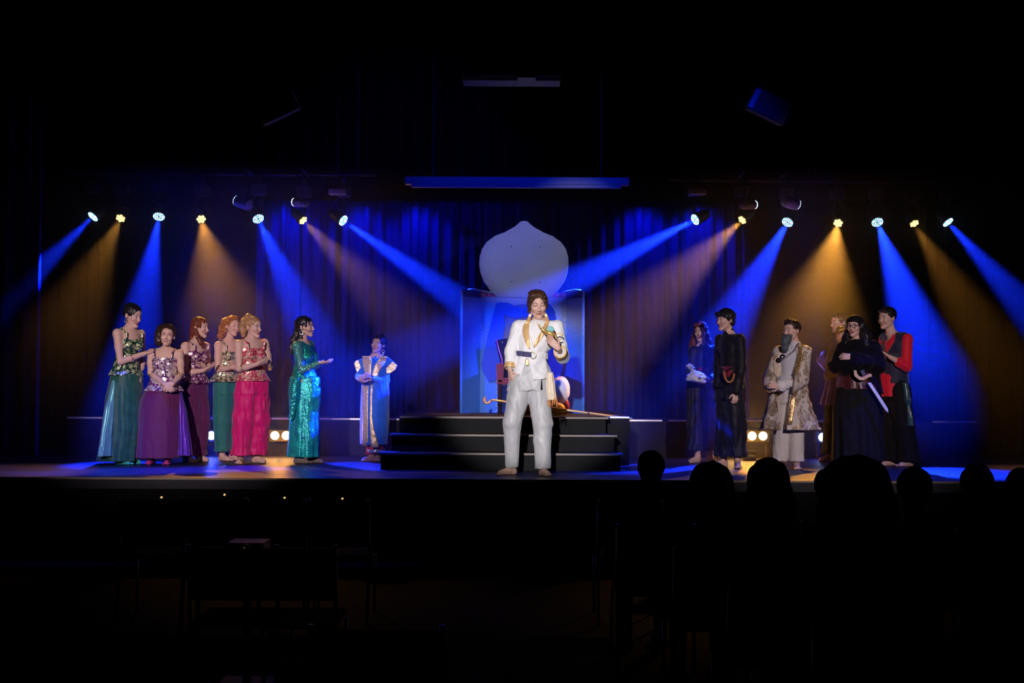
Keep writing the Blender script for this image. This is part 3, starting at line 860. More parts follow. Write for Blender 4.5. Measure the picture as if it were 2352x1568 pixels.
# ---- fabrics of the costumes
M_green = fabric('green_satin', (.012, .085, .055), .5, .3, c2=(.018, .12, .08))
M_mint = fabric('mint_organza', (.18, .55, .45), .35, .4, metal=.3, alpha=.85)
M_purple = fabric('plum_cotton', (.115, .012, .085), .65, .3)
M_violet = fabric('violet_organza', (.16, .04, .55), .3, .4, metal=.4, alpha=.8)
M_bluefx = fabric('blue_organza', (.03, .04, .35), .3, .4, metal=.3, alpha=.8)
M_magenta = fabric('magenta_satin', (.68, .006, .16), .5, .3)
M_tealgr = fabric('teal_green_cotton', (.010, .16, .15), .6, .3)
B_green = brocade('green_gold_brocade', (.006, .045, .032), (.85, .95, .55), 22, .46, .35)
B_purple = brocade('purple_gold_brocade', (.10, .010, .12), (1.0, .88, .80), 24, .52, .35)
B_purple2 = brocade('plum_gold_brocade', (.12, .008, .10), (1.0, .88, .80), 24, .42, .35)
B_olive = brocade('olive_gold_brocade', (.05, .06, .03), (.95, .90, .65), 26, .50, .35)
B_red = brocade('red_gold_brocade', (.50, .012, .07), (1.0, .82, .62), 24, .52, .35)
HG = 'women in harem costumes'

# A ---------------------------------------------------------------- tall woman in green
p = Person(Z1, foot_y(Z1, 290, 1510), 'tall woman in green strapped bodice and green skirt, hand on the shoulder beside her'); J = p.J
p.body(J(412, 182), (62, 14, 0), J(378, 300), J(272, 330, -.12), J(482, 335, .12), J(300, 592, -.17), J(498, 600, .15), J(515, 515, -.06), J(470, 700, .08),
       J(352, 748), J(318, 765, -.05), J(388, 765, .05), J(300, 1110, -.06), J(390, 1110, .05), J(290, 1460, -.08), J(375, 1455, .05), (1, -.5), (1, -.3), hs=1.04,
       hands=[dict(W=J(515, 515, -.06), f=(1, .15, .35), n=(.2, .6, -1), side=1, curl=.28), dict(W=J(470, 700, .08), f=(.4, -.6, -.4), n=(-1, 0, 0), side=1)], footcol=(.05, .55, .50), brow=(.02, .012, .01), smile=.3)
zc_ = p.J(0, 388)[2]; bodice(p, B_green, zc_, p.J(0, 712)[2], .035)
sk = skirt(p, M_green, [ring_at(p, 700, 215, 510, .15), ring_at(p, 900, 170, 500, .19), ring_at(p, 1200, 150, 470, .23), ring_at(p, 1480, 105, 440, .24)], 2, .035, 9, 'skirt')
skirt(p, M_mint, [ring_at(p, 755, 232, 256, .03, -.15), ring_at(p, 1000, 165, 250, .05, -.18), ring_at(p, 1250, 120, 245, .05, -.21), ring_at(p, 1440, 95, 235, .05, -.24)], 5, .10, 7, 'sheer_panel', 'shiny mint green sheer side panel', h=.005)
hair(p, M_hblack, CAPB + [('e', (0, .115, .01), (.034, .030, .032)), ('e', (0, .06, .085), (.06, .06, .045))], seed=4)
hoop(p, p.c + p.R @ V(-.082, .01, -.055), .014, M_gold); ringmesh(p, 'bracelet', M_gold, p.EL * .55 + p.WL * .45, p.EL * .5 + p.WL * .5, .040)
# B ---------------------------------------------------------------- woman in purple, front
p = Person(Z1, foot_y(Z1, 660, 1512), 'smiling woman in purple and gold bodice and long plum skirt, hands clasped'); J = p.J
p.g = .94
p.body(J(722, 362), (10, -2, 5), J(710, 492, .02), J(578, 508), J(832, 514), J(572, 692, .0), J(848, 700, .0), J(695, 790, -.19), J(772, 788, -.19),
       J(692, 800), J(640, 815), J(745, 815), J(610, 1130), J(735, 1130), J(590, 1455), J(728, 1462), (-.1, -1), (.15, -1), hs=.97,
       hands=[dict(W=J(695, 790, -.19), f=(.7, -.3, -.55), n=(.3, .9, 0), side=1, curl=.5), dict(W=J(772, 788, -.19), f=(-.7, -.25, -.6), n=(-.3, .9, 0), side=-1, curl=.5)],
       footcol=(.55, .05, .30), eyes='closed', smile=.9, teeth=True, brow=(.02, .012, .01), skin=(.72, .47, .36), makeup=(.35, .15, .22))
bodice(p, B_purple, J(0, 548)[2], J(0, 850)[2], .045)
skirt(p, M_purple, [ring_at(p, 830, 535, 835, .14), ring_at(p, 950, 480, 850, .18), ring_at(p, 1200, 468, 850, .20), ring_at(p, 1452, 440, 845, .21)], 3, .02, 7)
skirt(p, M_violet, [ring_at(p, 850, 825, 850, .02, .0), ring_at(p, 1050, 800, 900, .06, 0), ring_at(p, 1250, 790, 925, .07, 0), ring_at(p, 1435, 780, 942, .08, 0)], 6, .10, 7, 'sheer_panel', 'shiny violet sheer side panel', h=.005)
skirt(p, M_bluefx, [ring_at(p, 870, 500, 530, .02, .05), ring_at(p, 1050, 440, 520, .06, .05), ring_at(p, 1250, 390, 510, .07, .05), ring_at(p, 1415, 355, 500, .08, .05)], 8, .10, 7, 'sheer_panel', 'dark blue sheer side panel', h=.005)
hair(p, M_hdark, [('e', (0, .030, .052), (.088, .100, .090)), ('-', (.008, -.096, -.012), (.066, .066, .083)), ('e', (-.07, .07, .03), (.075, .075, .095)), ('e', (-.09, .07, -.05), (.055, .06, .07)), ('e', (-.035, .06, .085), (.085, .08, .06))], seed=6, amp=.008, reach=.2)
for e_, w_ in ((p.EL, p.WL), (p.ER, p.WR)): ringmesh(p, 'bracelet', M_gold, e_ * .85 + w_ * .15, e_ * .78 + w_ * .22, .043)
hoop(p, p.c + p.R @ V(-.084, .01, -.05), .009, M_gold)
# C ---------------------------------------------------------------- woman in plum trousers, profile
p = Person(Z1, foot_y(Z1, 960, 1492) + .05, 'auburn-haired woman in plum bodice and plum trousers, clapping in profile', g=.95); J = p.J
p.body(J(1018, 288), (74, 4, 0), J(985, 412), J(882, 450, -.13), J(1072, 450, .13), J(886, 690, -.15), J(1088, 650, .12), J(1050, 668, -.12), J(1082, 665, -.04),
       J(960, 800), J(925, 815, -.05), J(1000, 815, .05), J(930, 1130, -.06), J(1030, 1130, .05), J(893, 1445, -.06), J(1010, 1440, .08), (.8, -.6), (.8, -.5), hs=.97,
       hands=[dict(W=J(1050, 668, -.12), f=(.75, .15, .35), n=(-.1, .4, 1), side=-1, curl=.3), dict(W=J(1082, 660, -.04), f=(-.55, -.4, .6), n=(0, -.4, -1), side=1, curl=.3)], brow=(.12, .05, .03))
bodice(p, B_purple2, J(0, 492)[2], J(0, 780)[2], .04)
trousers(p, M_purple, .115, .098, .085, J(0, 1435)[2], 4)
hair(p, M_hred, CAPH + [('e', (0, .06, -.03), (.07, .06, .09)), ('c', [(-.06, .02, -.02), (-.07, -.02, -.10), (-.05, -.06, -.17), (-.04, -.07, -.22)], [.026, .028, .024, .012]), ('c', [(0, .08, -.05), (-.01, .10, -.14)], [.04, .025])], seed=8, down=.27, reach=.19, amp=.008)
ringmesh(p, 'bracelet', M_gold, p.EL * .8 + p.WL * .2, p.EL * .73 + p.WL * .27, .042)
# D ---------------------------------------------------------------- ginger woman in green
p = Person(Z2, foot_y(Z2, 170, 1478), 'smiling ginger-haired woman in olive bodice and teal trousers, half hidden', g=.95); J = p.J
p.body(J(212, 280), (48, 0, 8), J(178, 402), J(85, 440, -.10), J(285, 435, .10), J(80, 662, -.12), J(300, 640, .1), J(205, 642, -.22), J(262, 650, -.10),
       J(165, 785), J(125, 800, -.04), J(205, 800, .04), J(120, 1120, -.05), J(205, 1120, .05), J(118, 1430, -.05), J(205, 1425, .08), (.75, -.7), (.75, -.7), hs=.94,
       hands=[dict(W=J(205, 642, -.22), f=(1, -.1, .0), n=(0, .8, .6), side=-1, curl=.5), dict(W=J(262, 650, -.10), f=(-.3, -.6, .5), n=(-1, 0, 0), side=1)], smile=.9, teeth=True, brow=(.2, .1, .06))
bodice(p, B_olive, J(0, 500)[2], J(0, 770)[2], .045)
trousers(p, M_tealgr, .115, .10, .085, J(0, 1395)[2], 6)
hair(p, M_hginger, [('e', (0, .03, .055), (.088, .104, .090)), ('-', (.006, -.094, -.008), (.060, .064, .078)), ('e', (-.06, .07, .04), (.06, .06, .07)), ('e', (-.08, .08, -.03), (.05, .05, .06)), ('c', [(-.06, .09, -.06), (-.08, .11, -.12), (-.07, .12, -.17)], [.04, .035, .02]), ('e', (0, -.01, .11), (.05, .05, .03))], seed=9, amp=.012, sc=30, zs=1, reach=.2, down=.22)
hoop(p, p.c + p.R @ V(-.084, .01, -.05), .011, M_gold)
# E ---------------------------------------------------------------- blond woman in magenta
p = Person(Z2, foot_y(Z2, 400, 1503), 'blond woman with ponytail in red and gold bodice and bright magenta trousers'); J = p.J
p.body(J(402, 285), (58, 3, 0), J(372, 402), J(268, 430, -.11), J(502, 420, .11), J(272, 655, -.15), J(548, 640, .06), J(432, 612, -.24), J(540, 592, -.12),
       J(395, 780), J(350, 795, -.04), J(440, 795, .04), J(310, 1110, -.05), J(462, 1110, .05), J(285, 1440, -.04), J(425, 1425, .08), (.05, -1), (.85, -.6), hs=1.0,
       hands=[dict(W=J(432, 612, -.24), f=(.85, .05, .3), n=(.1, .5, .8), side=-1, curl=.35), dict(W=J(540, 590, -.12), f=(-.75, -.5, .15), n=(0, -.4, -1), side=1, curl=.3)], brow=(.25, .14, .08), makeup=(.3, .15, .2))
bodice(p, B_red, J(0, 462)[2], J(0, 762)[2], .04)
trousers(p, M_magenta, .135, .118, .104, J(0, 1430)[2], 8, amp=.012)
hair(p, M_hblond, CAPB + [('e', (-.0, .075, .115), (.034, .040, .040)), ('c', [(0, .09, .12), (-.01, .135, .06), (-.02, .14, -.02), (-.03, .125, -.09)], [.036, .045, .045, .022])], seed=12, amp=.007, sc=30, zs=.6, reach=.21, down=.2)
ringmesh(p, 'bracelet', M_gold, p.EL * .8 + p.WL * .2, p.EL * .72 + p.WL * .28, .043)
# F ---------------------------------------------------------------- woman in teal sequins
M_tealseq = sequins('teal_sequins', (.01, .30, .30), (.05, .75, .60), 130)
M_tealsh = mat('teal_iridescent_skirt', (.012, .30, .40), .28, .40, .5, noise=(9, (.02, .62, .52), 4), bump=(38, .8, .012))
M_tealsl = sequins('sheer_teal_sleeve', (.08, .20, .18), (.10, .55, .50), 200, .45)
M_clear = fabric('clear_organza', (.55, .50, .48), .3, .3, alpha=.45)
p = Person(Z2, foot_y(Z2, 870, 1502), 'dark-haired woman in long teal sequin dress with headband, hand held out', g=.96); J = p.J
p.body(J(868, 280), (76, 0, -3), J(845, 405), J(796, 445, -.14), J(912, 440, .14), J(838, 668, -.16), J(940, 640, .12), J(990, 600, -.20), J(1005, 600, -.04),
       J(862, 765), J(845, 785, -.05), J(885, 785, .05), J(830, 1110, -.05), J(900, 1110, .05), J(800, 1455, -.04), J(920, 1455, .06), (.9, -.45), (.95, -.3), hs=.96,
       hands=[dict(W=J(990, 600, -.20), f=(1, 0, .05), n=(0, .3, 1), side=-1, curl=.3), dict(W=J(1005, 600, -.04), f=(1, -.4, .0), n=(0, 0, 1), side=1, curl=.25)],
       footcol=(.22, .18, .17), smile=1, teeth=True, brow=(.02, .012, .01), makeup=(.25, .25, .3))
F = p.garment('dress', None, .006); p.torso(F, .012)
for q in (-1, 1): F.ell(p.ms + p.f * .085 * p.g + p.u * q * .062 * p.g + V(0, 0, -.135) * p.g, [.064] * 3, None, .03)
F.cap(p.PV, p.PV + V(0, 0, .1), .16, .14, .02, (p.f, .8))
F.cap(p.SL, p.SR, .05, .05, .03)
F.col([ring_at(p, 740, 745, 985, .15), ring_at(p, 690, 755, 955, .125), ring_at(p, 620, 770, 945, .115)], 0, lambda th, z: .03 * np.sin(th * 8), .02)
F.cut(J(0, 742), V(0, 0, -1)); F.ell(p.N + p.f * .05 + V(0, 0, .0), [.07, .07, .055], None, .004, 's'); F.cut(J(0, 400), V(0, 0, 1))
p.end(F, 'bodice', M_tealseq)
F = p.garment('sleeves', None, .0055)
for q in (-1, 1): p.sleeve(F, q, .057, .044, .036, .9)
F.warp(folds(.003, 1, 4)); p.end(F, 'sleeves', M_tealsl, 'sheer teal sequin sleeves')
skirt(p, M_tealsh, [ring_at(p, 725, 748, 978, .17), ring_at(p, 850, 738, 985, .19), ring_at(p, 1100, 735, 985, .17), ring_at(p, 1300, 730, 985, .18), ring_at(p, 1445, 722, 975, .19)], 4, .04, 9)
skirt(p, M_tealseq, [ring_at(p, 735, 745, 850, .05, -.12), ring_at(p, 900, 728, 840, .05, -.14), ring_at(p, 1120, 722, 745, .03, -.15)], 7, .06, 7, 'sequin_drape', 'sequinned drape trailing from the hip', h=.005)
skirt(p, M_clear, [ring_at(p, 1125, 715, 985, .12, .05), ring_at(p, 1300, 702, 1000, .15, .05), ring_at(p, 1440, 693, 1006, .17, .05)], 9, .05, 9, 'sheer_underskirt', 'pale see-through organza edge', h=.006)
hair(p, M_hblack, CAPB + [('e', (0, .07, -.03), (.065, .06, .08)), ('c', [(-.03, .09, -.06), (-.05, .12, -.15), (-.06, .14, -.24), (-.09, .15, -.31)], [.045, .042, .034, .014]), ('c', [(-.06, .04, -.05), (-.075, .03, -.13), (-.07, .0, -.18)], [.02, .016, .008])], seed=14, amp=.009, down=.36, reach=.22)
q_ = lambda *a: p.c + p.R @ (V(*a) * p.hs)
MB().tube([q_(-.086 * math.sin(t) , .02 - .108 * math.cos(t), .062 + .01 * math.cos(t)) for t in np.linspace(-1.9, 1.9, 25)], .0032, 6).build('headband', M_silver, p.o, True)
hoop(p, q_(-.086, .01, -.062), .020, M_silver, 'earring', .005)
MB().tube([q_(-.080, .0, -.02), q_(-.072, -.045, -.035), q_(-.05, -.085, -.05)], .002, 6).build('headset_microphone', M_blackf, p.o, True)
# G royal blue robe
M_royal = fabric('royal_blue_velvet', (.006, .09, .60), .65, .5, c2=(.008, .12, .72))
M_redf = fabric('red_cotton', (.55, .012, .04), .6, .2)
M_foil = mat('gold_foil', (.80, .62, .38), .30, .35, .6, noise=(30, (.60, .42, .22)), bump=(30, .9, .012))
M_lace = brocade('silver_lace_trim', (.02, .06, .3), (.85, .85, .9), 60, .45)
p = Person(Z3, G(780 + 310 / 4.611, 740 + 1472 / 4.611).y, 'youth in long royal blue robe with gold collar bands, head tilted, hands clasped', g=.86); J = p.J
p.body(J(408, 238), (-22, -6, 8), J(385, 352), J(285, 402, .0), J(485, 405, 0), J(205, 575, -.04), J(492, 618, .0), J(235, 608, -.20), J(335, 592, -.20),
       J(378, 760), J(335, 780), J(425, 780), J(330, 1120), J(425, 1120), J(340, 1425, -.02), J(410, 1425, .05), (-.8, -.6), (.1, -1), hs=.90, fem=True, bust=False, skin=(.50, .29, .20),
       hands=[dict(W=J(235, 608, -.20), f=(.3, -.6, .35), n=(.8, .3, 0), side=-1, curl=.45), dict(W=J(325, 596, -.20), f=(-1, -.3, .0), n=(-.2, .9, .3), side=1, curl=.45)], brow=(.02, .012, .01), smile=.4)
F = p.garment('undershirt', None, .0055); p.torso(F, .008); F.cap(p.N, p.N + V(0, 0, .03), .052, .048, .01)
for q in (-1, 1): p.sleeve(F, q, .05, .042, .034, .92)
F.cut(J(0, 352), V(0, 0, 1)); p.end(F, 'undershirt', M_royal)
rg = [ring_at(p, 380, 300, 470, .08), ring_at(p, 430, 250, 515, .12), ring_at(p, 600, 235, 520, .13), ring_at(p, 800, 222, 528, .15), ring_at(p, 1050, 216, 527, .17), ring_at(p, 1290, 218, 515, .17)]
rb = skirt(p, M_royal, rg, 5, .02, 7, 'robe', yaw=0, h=.006)
from mathutils.bvhtree import BVHTree
def tree_of(objs):
    v = []; f = []
    for o in objs:
        me = o.data; n = len(v); M = wmat(o); co = np.empty(len(me.vertices) * 3, np.float32); me.vertices.foreach_get('co', co)
        v += (co.reshape(-1, 3) + np.array(M.translation)).tolist(); f += [tuple(i + n for i in p_.vertices) for p_ in me.polygons]
    return BVHTree.FromPolygons(v, f)
def band(p, name, m, us, vs, w_, on, th=.007, off=.003, label=None, sub=3, dy=0.0):
    "strip of cloth laid on the front of the given garments along crop points us,vs with half widths w_"
    T_ = on if isinstance(on, BVHTree) else tree_of(on)
    n0 = len(us); q = np.linspace(0, n0 - 1, (n0 - 1) * sub + 1); us = np.interp(q, range(n0), us); vs = np.interp(q, range(n0), vs); w_ = np.interp(q, range(n0), w_)
    n = len(us); v = []; f = []; Y = np.full((n, 7), np.nan); X = np.zeros((n, 7)); Zz = np.zeros(n)
    for i in range(n):
        pc = p.J(us[i], vs[i], dy); Zz[i] = pc[2]
        for k in range(7):
            X[i, k] = pc[0] + (k / 3 - 1) * p.m(w_[i])
            h = T_.ray_cast(Vector((X[i, k], pc[1] - 1.0, pc[2])), Vector((0, 1, 0)), 2.0)
            if h[0] is not None: Y[i, k] = h[0].y
    med = np.nanmedian(Y)
    for i in range(n):
        row = Y[i]
        if np.isnan(row).all(): row[:] = med
        row[np.isnan(row)] = np.nanmax(row)
        row[:] = np.minimum(row, np.median(row) + .03)
    for _ in range(2): Y[1:-1] = np.minimum(Y[1:-1], (Y[:-2] + Y[1:-1] + Y[2:]) / 3)
    for lay in (0, 1):
        for i in range(n):
            for k in range(7): v.append((X[i, k], Y[i, k] - off - (th if lay else 0), Zz[i]))
    S0 = n * 7
    for i in range(n - 1):
        for k in range(6):
            a = i * 7 + k; f.append((a, a + 1, a + 8, a + 7)); f.append((S0 + a, S0 + a + 7, S0 + a + 8, S0 + a + 1))
    for i in range(n - 1):
        for k in (0, 6):
            a = i * 7 + k; f.append((a, a + 7, a + 7 + S0, a + S0))
    for k in range(6):
        for i in (0, n - 1):
            a = i * 7 + k; f.append((a, a + 1, a + 1 + S0, a + S0))
    o = MB().add(v, f).build(name, m, p.o, True)
    if label: o['label'] = label
    return o
TG = tree_of([rb])
band(p, 'collar_band', M_foil, [298, 300, 304, 310, 315], [360, 420, 470, 530, 600], [48, 52, 46, 36, 30], TG)
band(p, 'collar_band', M_foil, [478, 450, 420, 395, 380], [362, 420, 470, 530, 600], [36, 44, 42, 34, 26], TG)
band(p, 'front_band', M_foil, [284, 284, 285, 286, 288], [670, 800, 1000, 1150, 1300], [38, 34, 33, 33, 32], TG)
band(p, 'front_band', M_foil, [357, 352, 350, 360, 378, 392], [660, 800, 1000, 1120, 1220, 1315], [12, 10, 12, 18, 32, 42], TG)
def slab(p, name, m, us, y0, y1, bev=.006):
    n = len(us); a = [tuple(p.J(u, v, y0)) for u, v in us] + [tuple(p.J(u, v, y1)) for u, v in us]
    return MB().add(a, [tuple(range(n)), tuple(range(2 * n - 1, n - 1, -1))] + [(i, (i + 1) % n, n + (i + 1) % n, n + i) for i in range(n)]).build(name, m, p.o, bevel=bev)
slab(p, 'cap_sleeve', M_royal, [(268, 372), (198, 398), (175, 440), (228, 548), (270, 500)], -.045, .07, .02)
slab(p, 'cap_sleeve', M_royal, [(495, 372), (520, 372), (600, 440), (560, 520), (458, 552), (455, 450)], -.045, .07, .02)
slab(p, 'cap_sleeve_trim', M_foil, [(200, 396), (172, 408), (150, 430), (185, 540), (228, 545), (226, 470)], -.062, .08)
slab(p, 'cap_sleeve_trim', M_foil, [(562, 412), (614, 454), (590, 505), (535, 542), (456, 550), (468, 510)], -.062, .08)
ye = [ring_at(p, 610, 228, 400, .145), ring_at(p, 662, 225, 400, .145)]
skirt(p, fabric('dark_belt', (.02, .015, .03), .5), [ring_at(p, 612, 232, 420, .143), ring_at(p, 662, 230, 420, .145)], 1, 0, 3, 'belt', yaw=0, h=.006)
trousers(p, M_redf, .075, .065, .055, J(0, 1395)[2], 3, waist=J(0, 900)[2])
skirt(p, M_lace, [ring_at(p, 1340, 290, 480, .13), ring_at(p, 1378, 288, 482, .13)], 3, .03, 9, 'hem_trim', yaw=0)
hair(p, M_hblack, CAPH + [('e', (.015, .045, .135), (.026, .026, .024))], seed=15, amp=.004)
q_ = lambda *a: p.c + p.R @ (V(*a) * p.hs)
hoop(p, q_(.02, .045, .135), .020, M_silver, 'hair_ring', .004); hoop(p, q_(.082, .01, -.07), .016, M_silver); hoop(p, q_(.086, .01, -.105), .012, M_silver)
ringmesh(p, 'bracelet', M_silver, p.WR, p.WR * .9 + p.ER * .1, .032)

# H ---------------------------------------------------------------- the young man in white
M_suit = fabric('white_satin', (.80, .79, .80), .55, .2)
M_trw = fabric('pale_grey_satin', (.46, .46, .47), .45, .2, spec=.4)
p = Person(Z4, G(1250, 1091).y, 'young man in white jacket with gold lapels and pale trousers, holding a golden lamp'); J = p.J; g = p.g = 1.04
p.body(J(652, 200), (6, 15, -3), J(655, 325, .03), J(500, 362), J(800, 362), J(448, 560, .0), J(842, 600, .0), J(438, 690, -.06), J(812, 540, -.27),
       J(585, 745), J(535, 775), J(645, 775), J(455, 1100, -.05), J(685, 1105, -.05), J(452, 1420, .04), J(690, 1452, -.06), (-.9, -.45), (.45, -1), hs=1.16, fem=False, skin=(.62, .38, .30),
       hands=[dict(W=J(436, 700, -.06), f=(.18, -.1, -1), n=(.7, .5, .2), side=1, curl=.35, g=1.1), dict(W=J(810, 536, -.30), f=(-.70, -.05, .72), n=(-.1, 1, .25), side=-1, curl=.30, g=1.12, thumb=.9)],
       eyes='closed', smile=.5, brow=(.05, .025, .015))
F = p.garment('trousers', None, .006, .16)
F.col([(p.PV[0], p.PV[1], J(0, 850)[2], .210, .135), (p.PV[0], p.PV[1], J(0, 690)[2], .175, .13), (p.PV[0], p.PV[1], J(0, 640)[2], .150, .12)], p.yaw, None, .04)
for h_, k_, a_, r in ((p.HL, p.KL, p.AL, (.125, .090, .068)), (p.HR, p.KR, p.AR, (.122, .094, .078))):
    F.chain([h_, k_, a_], r, .02)
F.cut(J(0, 1448, -.04), V(0, 0, -1)); F.warp(folds(.006, 1, 13, True, 5)); F.warp(creases(.006, (30, 12, 20), 3, 2)); F.warp(creases(.005, (-26, 8, 22), 8, 2)); p.end(F, 'trousers', M_trw)
F = p.garment('shirt', None, .006); p.torso(F, .010); F.cap(p.N + V(0, 0, -.03), p.N + V(0, 0, .035), .085, .060, .01); F.cut(J(0, 300), V(0, 0, 1)); F.cut(J(0, 700), V(0, 0, -1)); sh_ = p.end(F, 'shirt', M_white)
F = p.garment('jacket', None, .0058, .16)
cx, cyy = p.ms[0], p.ms[1]; wx = J(610, 0)[0]
jr = [(p.N[0], p.N[1] + .02, p.N[2] + .01, .09, .075), (cx, cyy, p.ms[2] - .02, .185, .112), (cx - .01, cyy, p.ms[2] - .15, .192, .135), (wx, cyy, J(0, 560)[2], .150, .122), (wx - .005, cyy, J(0, 600)[2], .148, .12),
      (wx - .01, cyy, J(0, 680)[2], .182, .145), (wx - .0, cyy, J(0, 770)[2], .205, .16)]
F.col(jr, 0, lambda th, z: .035 * np.sin(th * 7 + 2 * np.sin(z * 9)) * np.clip((p.ms[2] - .1 - z) / .3, 0, 1), .02)
F.cap(p.SL, p.SR, .054, .054, .03)
p.sleeve(F, -1, .060, .064, .055, .70); p.sleeve(F, 1, .060, .066, .060, .55)
F.warp(folds(.004, 1, 21, True, 5)); F.warp(creases(.006, (30, 12, 26), 4, 2)); F.warp(creases(.006, (-32, 12, 24), 6, 2))
# open front: V down to the belt, and the tails spread below it
X, Y_, Z = F.ax[0].reshape(-1, 1, 1), F.ax[1].reshape(1, -1, 1), F.ax[2].reshape(1, 1, -1)
def wedge(u, v0, v1, wa, wb, ybk):
    z0, z1 = J(0, v0)[2], J(0, v1)[2]; t = np.clip((Z - z1) / (z0 - z1), 0, 1); xc = J(u, 0)[0]
    half = wb + (wa - wb) * t
    return np.maximum(np.maximum(np.abs(X - xc) - half, Y_ - ybk), np.maximum(Z - z0, z1 - Z))
F.d = np.maximum(F.d, -wedge(632, 250, 545, .115, .006, cyy - .02)).astype(np.float32)
F.d = np.maximum(F.d, -wedge(570, 612, 800, .008, .075, cyy + .02)).astype(np.float32)
F.cut(J(600, 790), V(.25, 0, -1))
jk = p.end(F, 'jacket', M_suit)
TJ = tree_of([jk, sh_])
def lapel(us, w_, nm='lapel'): band(p, nm, M_goldf, [a for a, b in us], [b for a, b in us], w_, TJ, .008, .003)
lapel([(596, 268), (580, 320), (560, 360), (556, 400), (562, 450), (575, 505), (585, 540)], [10, 14, 22, 24, 22, 14, 4])
lapel([(706, 268), (722, 320), (712, 360), (690, 410), (665, 455), (640, 495), (622, 530)], [10, 14, 16, 18, 18, 14, 4])
M_beltb = fabric('studded_leather', (.05, .045, .12), .35, 0, metal=.3, bump=(60, 1, .01))
wr = [(wx, cyy, J(0, 612)[2], .158, .128), (wx, cyy, J(0, 566)[2], .158, .128)]
skirt(p, fabric('white_sash', (.78, .77, .78), .6), wr, 1, .006, 5, 'sash', yaw=0, h=.006)
b_ = MB(); 
for i in range(9):
    u = 492 + i * 13; t = np.clip((J(u, 0)[0] - wx) / .160, -.98, .98); y = cyy - .130 * math.sqrt(1 - t * t) - .008
    b_.box((J(u, 0)[0], y, J(u, 571 + i * 1.6)[2]), (.019, .012, .050))
b_.build('belt', M_beltb, p.o, bevel=.003)
pts = [V(J(612, 0)[0] + .030 * math.cos(t), cyy - .152, J(0, 584)[2] + .031 * math.sin(t)) for t in np.linspace(-1.9, 1.9, 15)]
MB().tube(pts, .006, 8).build('buckle', M_gold, p.o, True)
MB().box((J(572, 0)[0], cyy - .158, J(0, 640)[2]), (.030, .008, .055)).build('sash_end', M_goldf, p.o, bevel=.004)
def cuff(a, b, r, nm='cuff'):
    F = Field(np.minimum(a, b) - .12, np.maximum(a, b) + .12, .005); F.cap(a, b, r, r * .96, .0); ax_ = unit(b - a)
    F.cap(a - ax_ * .2, b + ax_ * .2, r * .74, r * .74, .0, None, 's'); F.cut(b, ax_); F.cut(a, -ax_); F.warp(folds(.002, 1, 3, False, 20)); return p.end(F, nm, M_goldf)
cuff(p.EL * .32 + p.WL * .68, p.EL * .02 + p.WL * .98, .060); cuff(p.ER * .5 + p.WR * .5, p.ER * .28 + p.WR * .72, .068)
# stripe and hanging cloth at his hip
skirt(p, fabric('silver_blue_stripe', (.35, .35, .60), .3, .2, metal=.3), [ring_at(p, 960, 728, 742, .05, -.01), ring_at(p, 1100, 722, 742, .05, -.04), ring_at(p, 1440, 712, 728, .05, -.06)], 3, .02, 5, 'side_stripe', yaw=0)
M_cream = fabric('cream_satin', (.75, .62, .45), .4, .2, spec=.4)
skirt(p, M_cream, [ring_at(p, 715, 722, 770, .035, -.07), ring_at(p, 800, 715, 785, .035, -.08), ring_at(p, 930, 712, 795, .035, -.08)], 3, .14, 7, 'hip_cloth', yaw=0, h=.005)
M_orange = fabric('orange_tassel_cord', (.65, .22, .03), .6)
for i, (u, v) in enumerate([(715, 925), (728, 932), (742, 930), (765, 912), (780, 910), (795, 918)]):
    a, b = J(u, v, -.10), J(u - 6 + 4 * (i % 3), v + 55 + 12 * (i % 2), -.10)
    MB().tube([a, (a + b) / 2 + V(.004, 0, 0), b], [.006, .009, .004], 7).build('tassel', M_orange, p.o, True)
MB().tube([J(680, 725, -.13), J(681, 780, -.135), J(680, 850, -.135)], [.005, .004, .010], 7).build('black_cord', M_blackf, p.o, True)
hair(p, M_hbrown, [('e', (0, .020, .042), (.084, .106, .086)), ('-', (0.004, -.100, -.002), (.062, .070, .084)), ('e', (-.068, .012, .005), (.022, .045, .055)), ('e', (.070, .012, .005), (.020, .045, .050)),
     ('c', [(-.045, -.055, .094), (.0, -.072, .100), (.050, -.070, .080)], [.020, .020, .014]), ('c', [(.02, -.092, .075), (.042, -.096, .045), (.046, -.090, .020)], [.008, .005, .003]), ('e', (-.03, .0, .100), (.05, .06, .028)), ('c', [(-.07, .0, -.03), (-.08, .0, -.06)], [.018, .010])], seed=22, amp=.0055, sc=30, zs=.35, reach=.18)
# the lamp he holds
M_lampg = mat('antique_gold', (.85, .50, .16), .30, .6)
lc = J(748, 420, -.262)
t = empty('oil_lamp', lc, 'small golden oil lamp held up in the hand of the man in white', 'lamp')
F = Field(lc - .2, lc + .2, .0035)
Rl = np.array(Matrix.Rotation(math.radians(18), 3, 'Y'))
a_ = lambda x, z: lc + Rl @ V(x, 0, z)
F.ell(lc, [.062, .036, .026], Rl, .01); F.chain([a_(-.045, .0), a_(-.085, .016), a_(-.125, .040), a_(-.15, .055)], [.022, .013, .008, .005], .01)
F.cap(a_(0, -.02), a_(0, -.036), .018, .028, .006)
F.mesh('lamp_bowl', M_lampg, t, None, lc)
MB().tube([a_(.05 + .036 * (1 - math.cos(q)), .028 * math.sin(q)) for q in np.linspace(-2.6, 2.6, 15)], .006, 8).build('lamp_handle', M_lampg, t, True)
F = Field(a_(0, .045) - .06, a_(0, .045) + .06, .0035); F.ell(a_(-.012, .040), [.034, .032, .030], Rl, .01); F.warp(hair_fn(.006, 40, 3, 1)); F.mesh('fluff', fabric('pale_blue_tulle', (.25, .60, .62), .6, .5), t, None, lc)
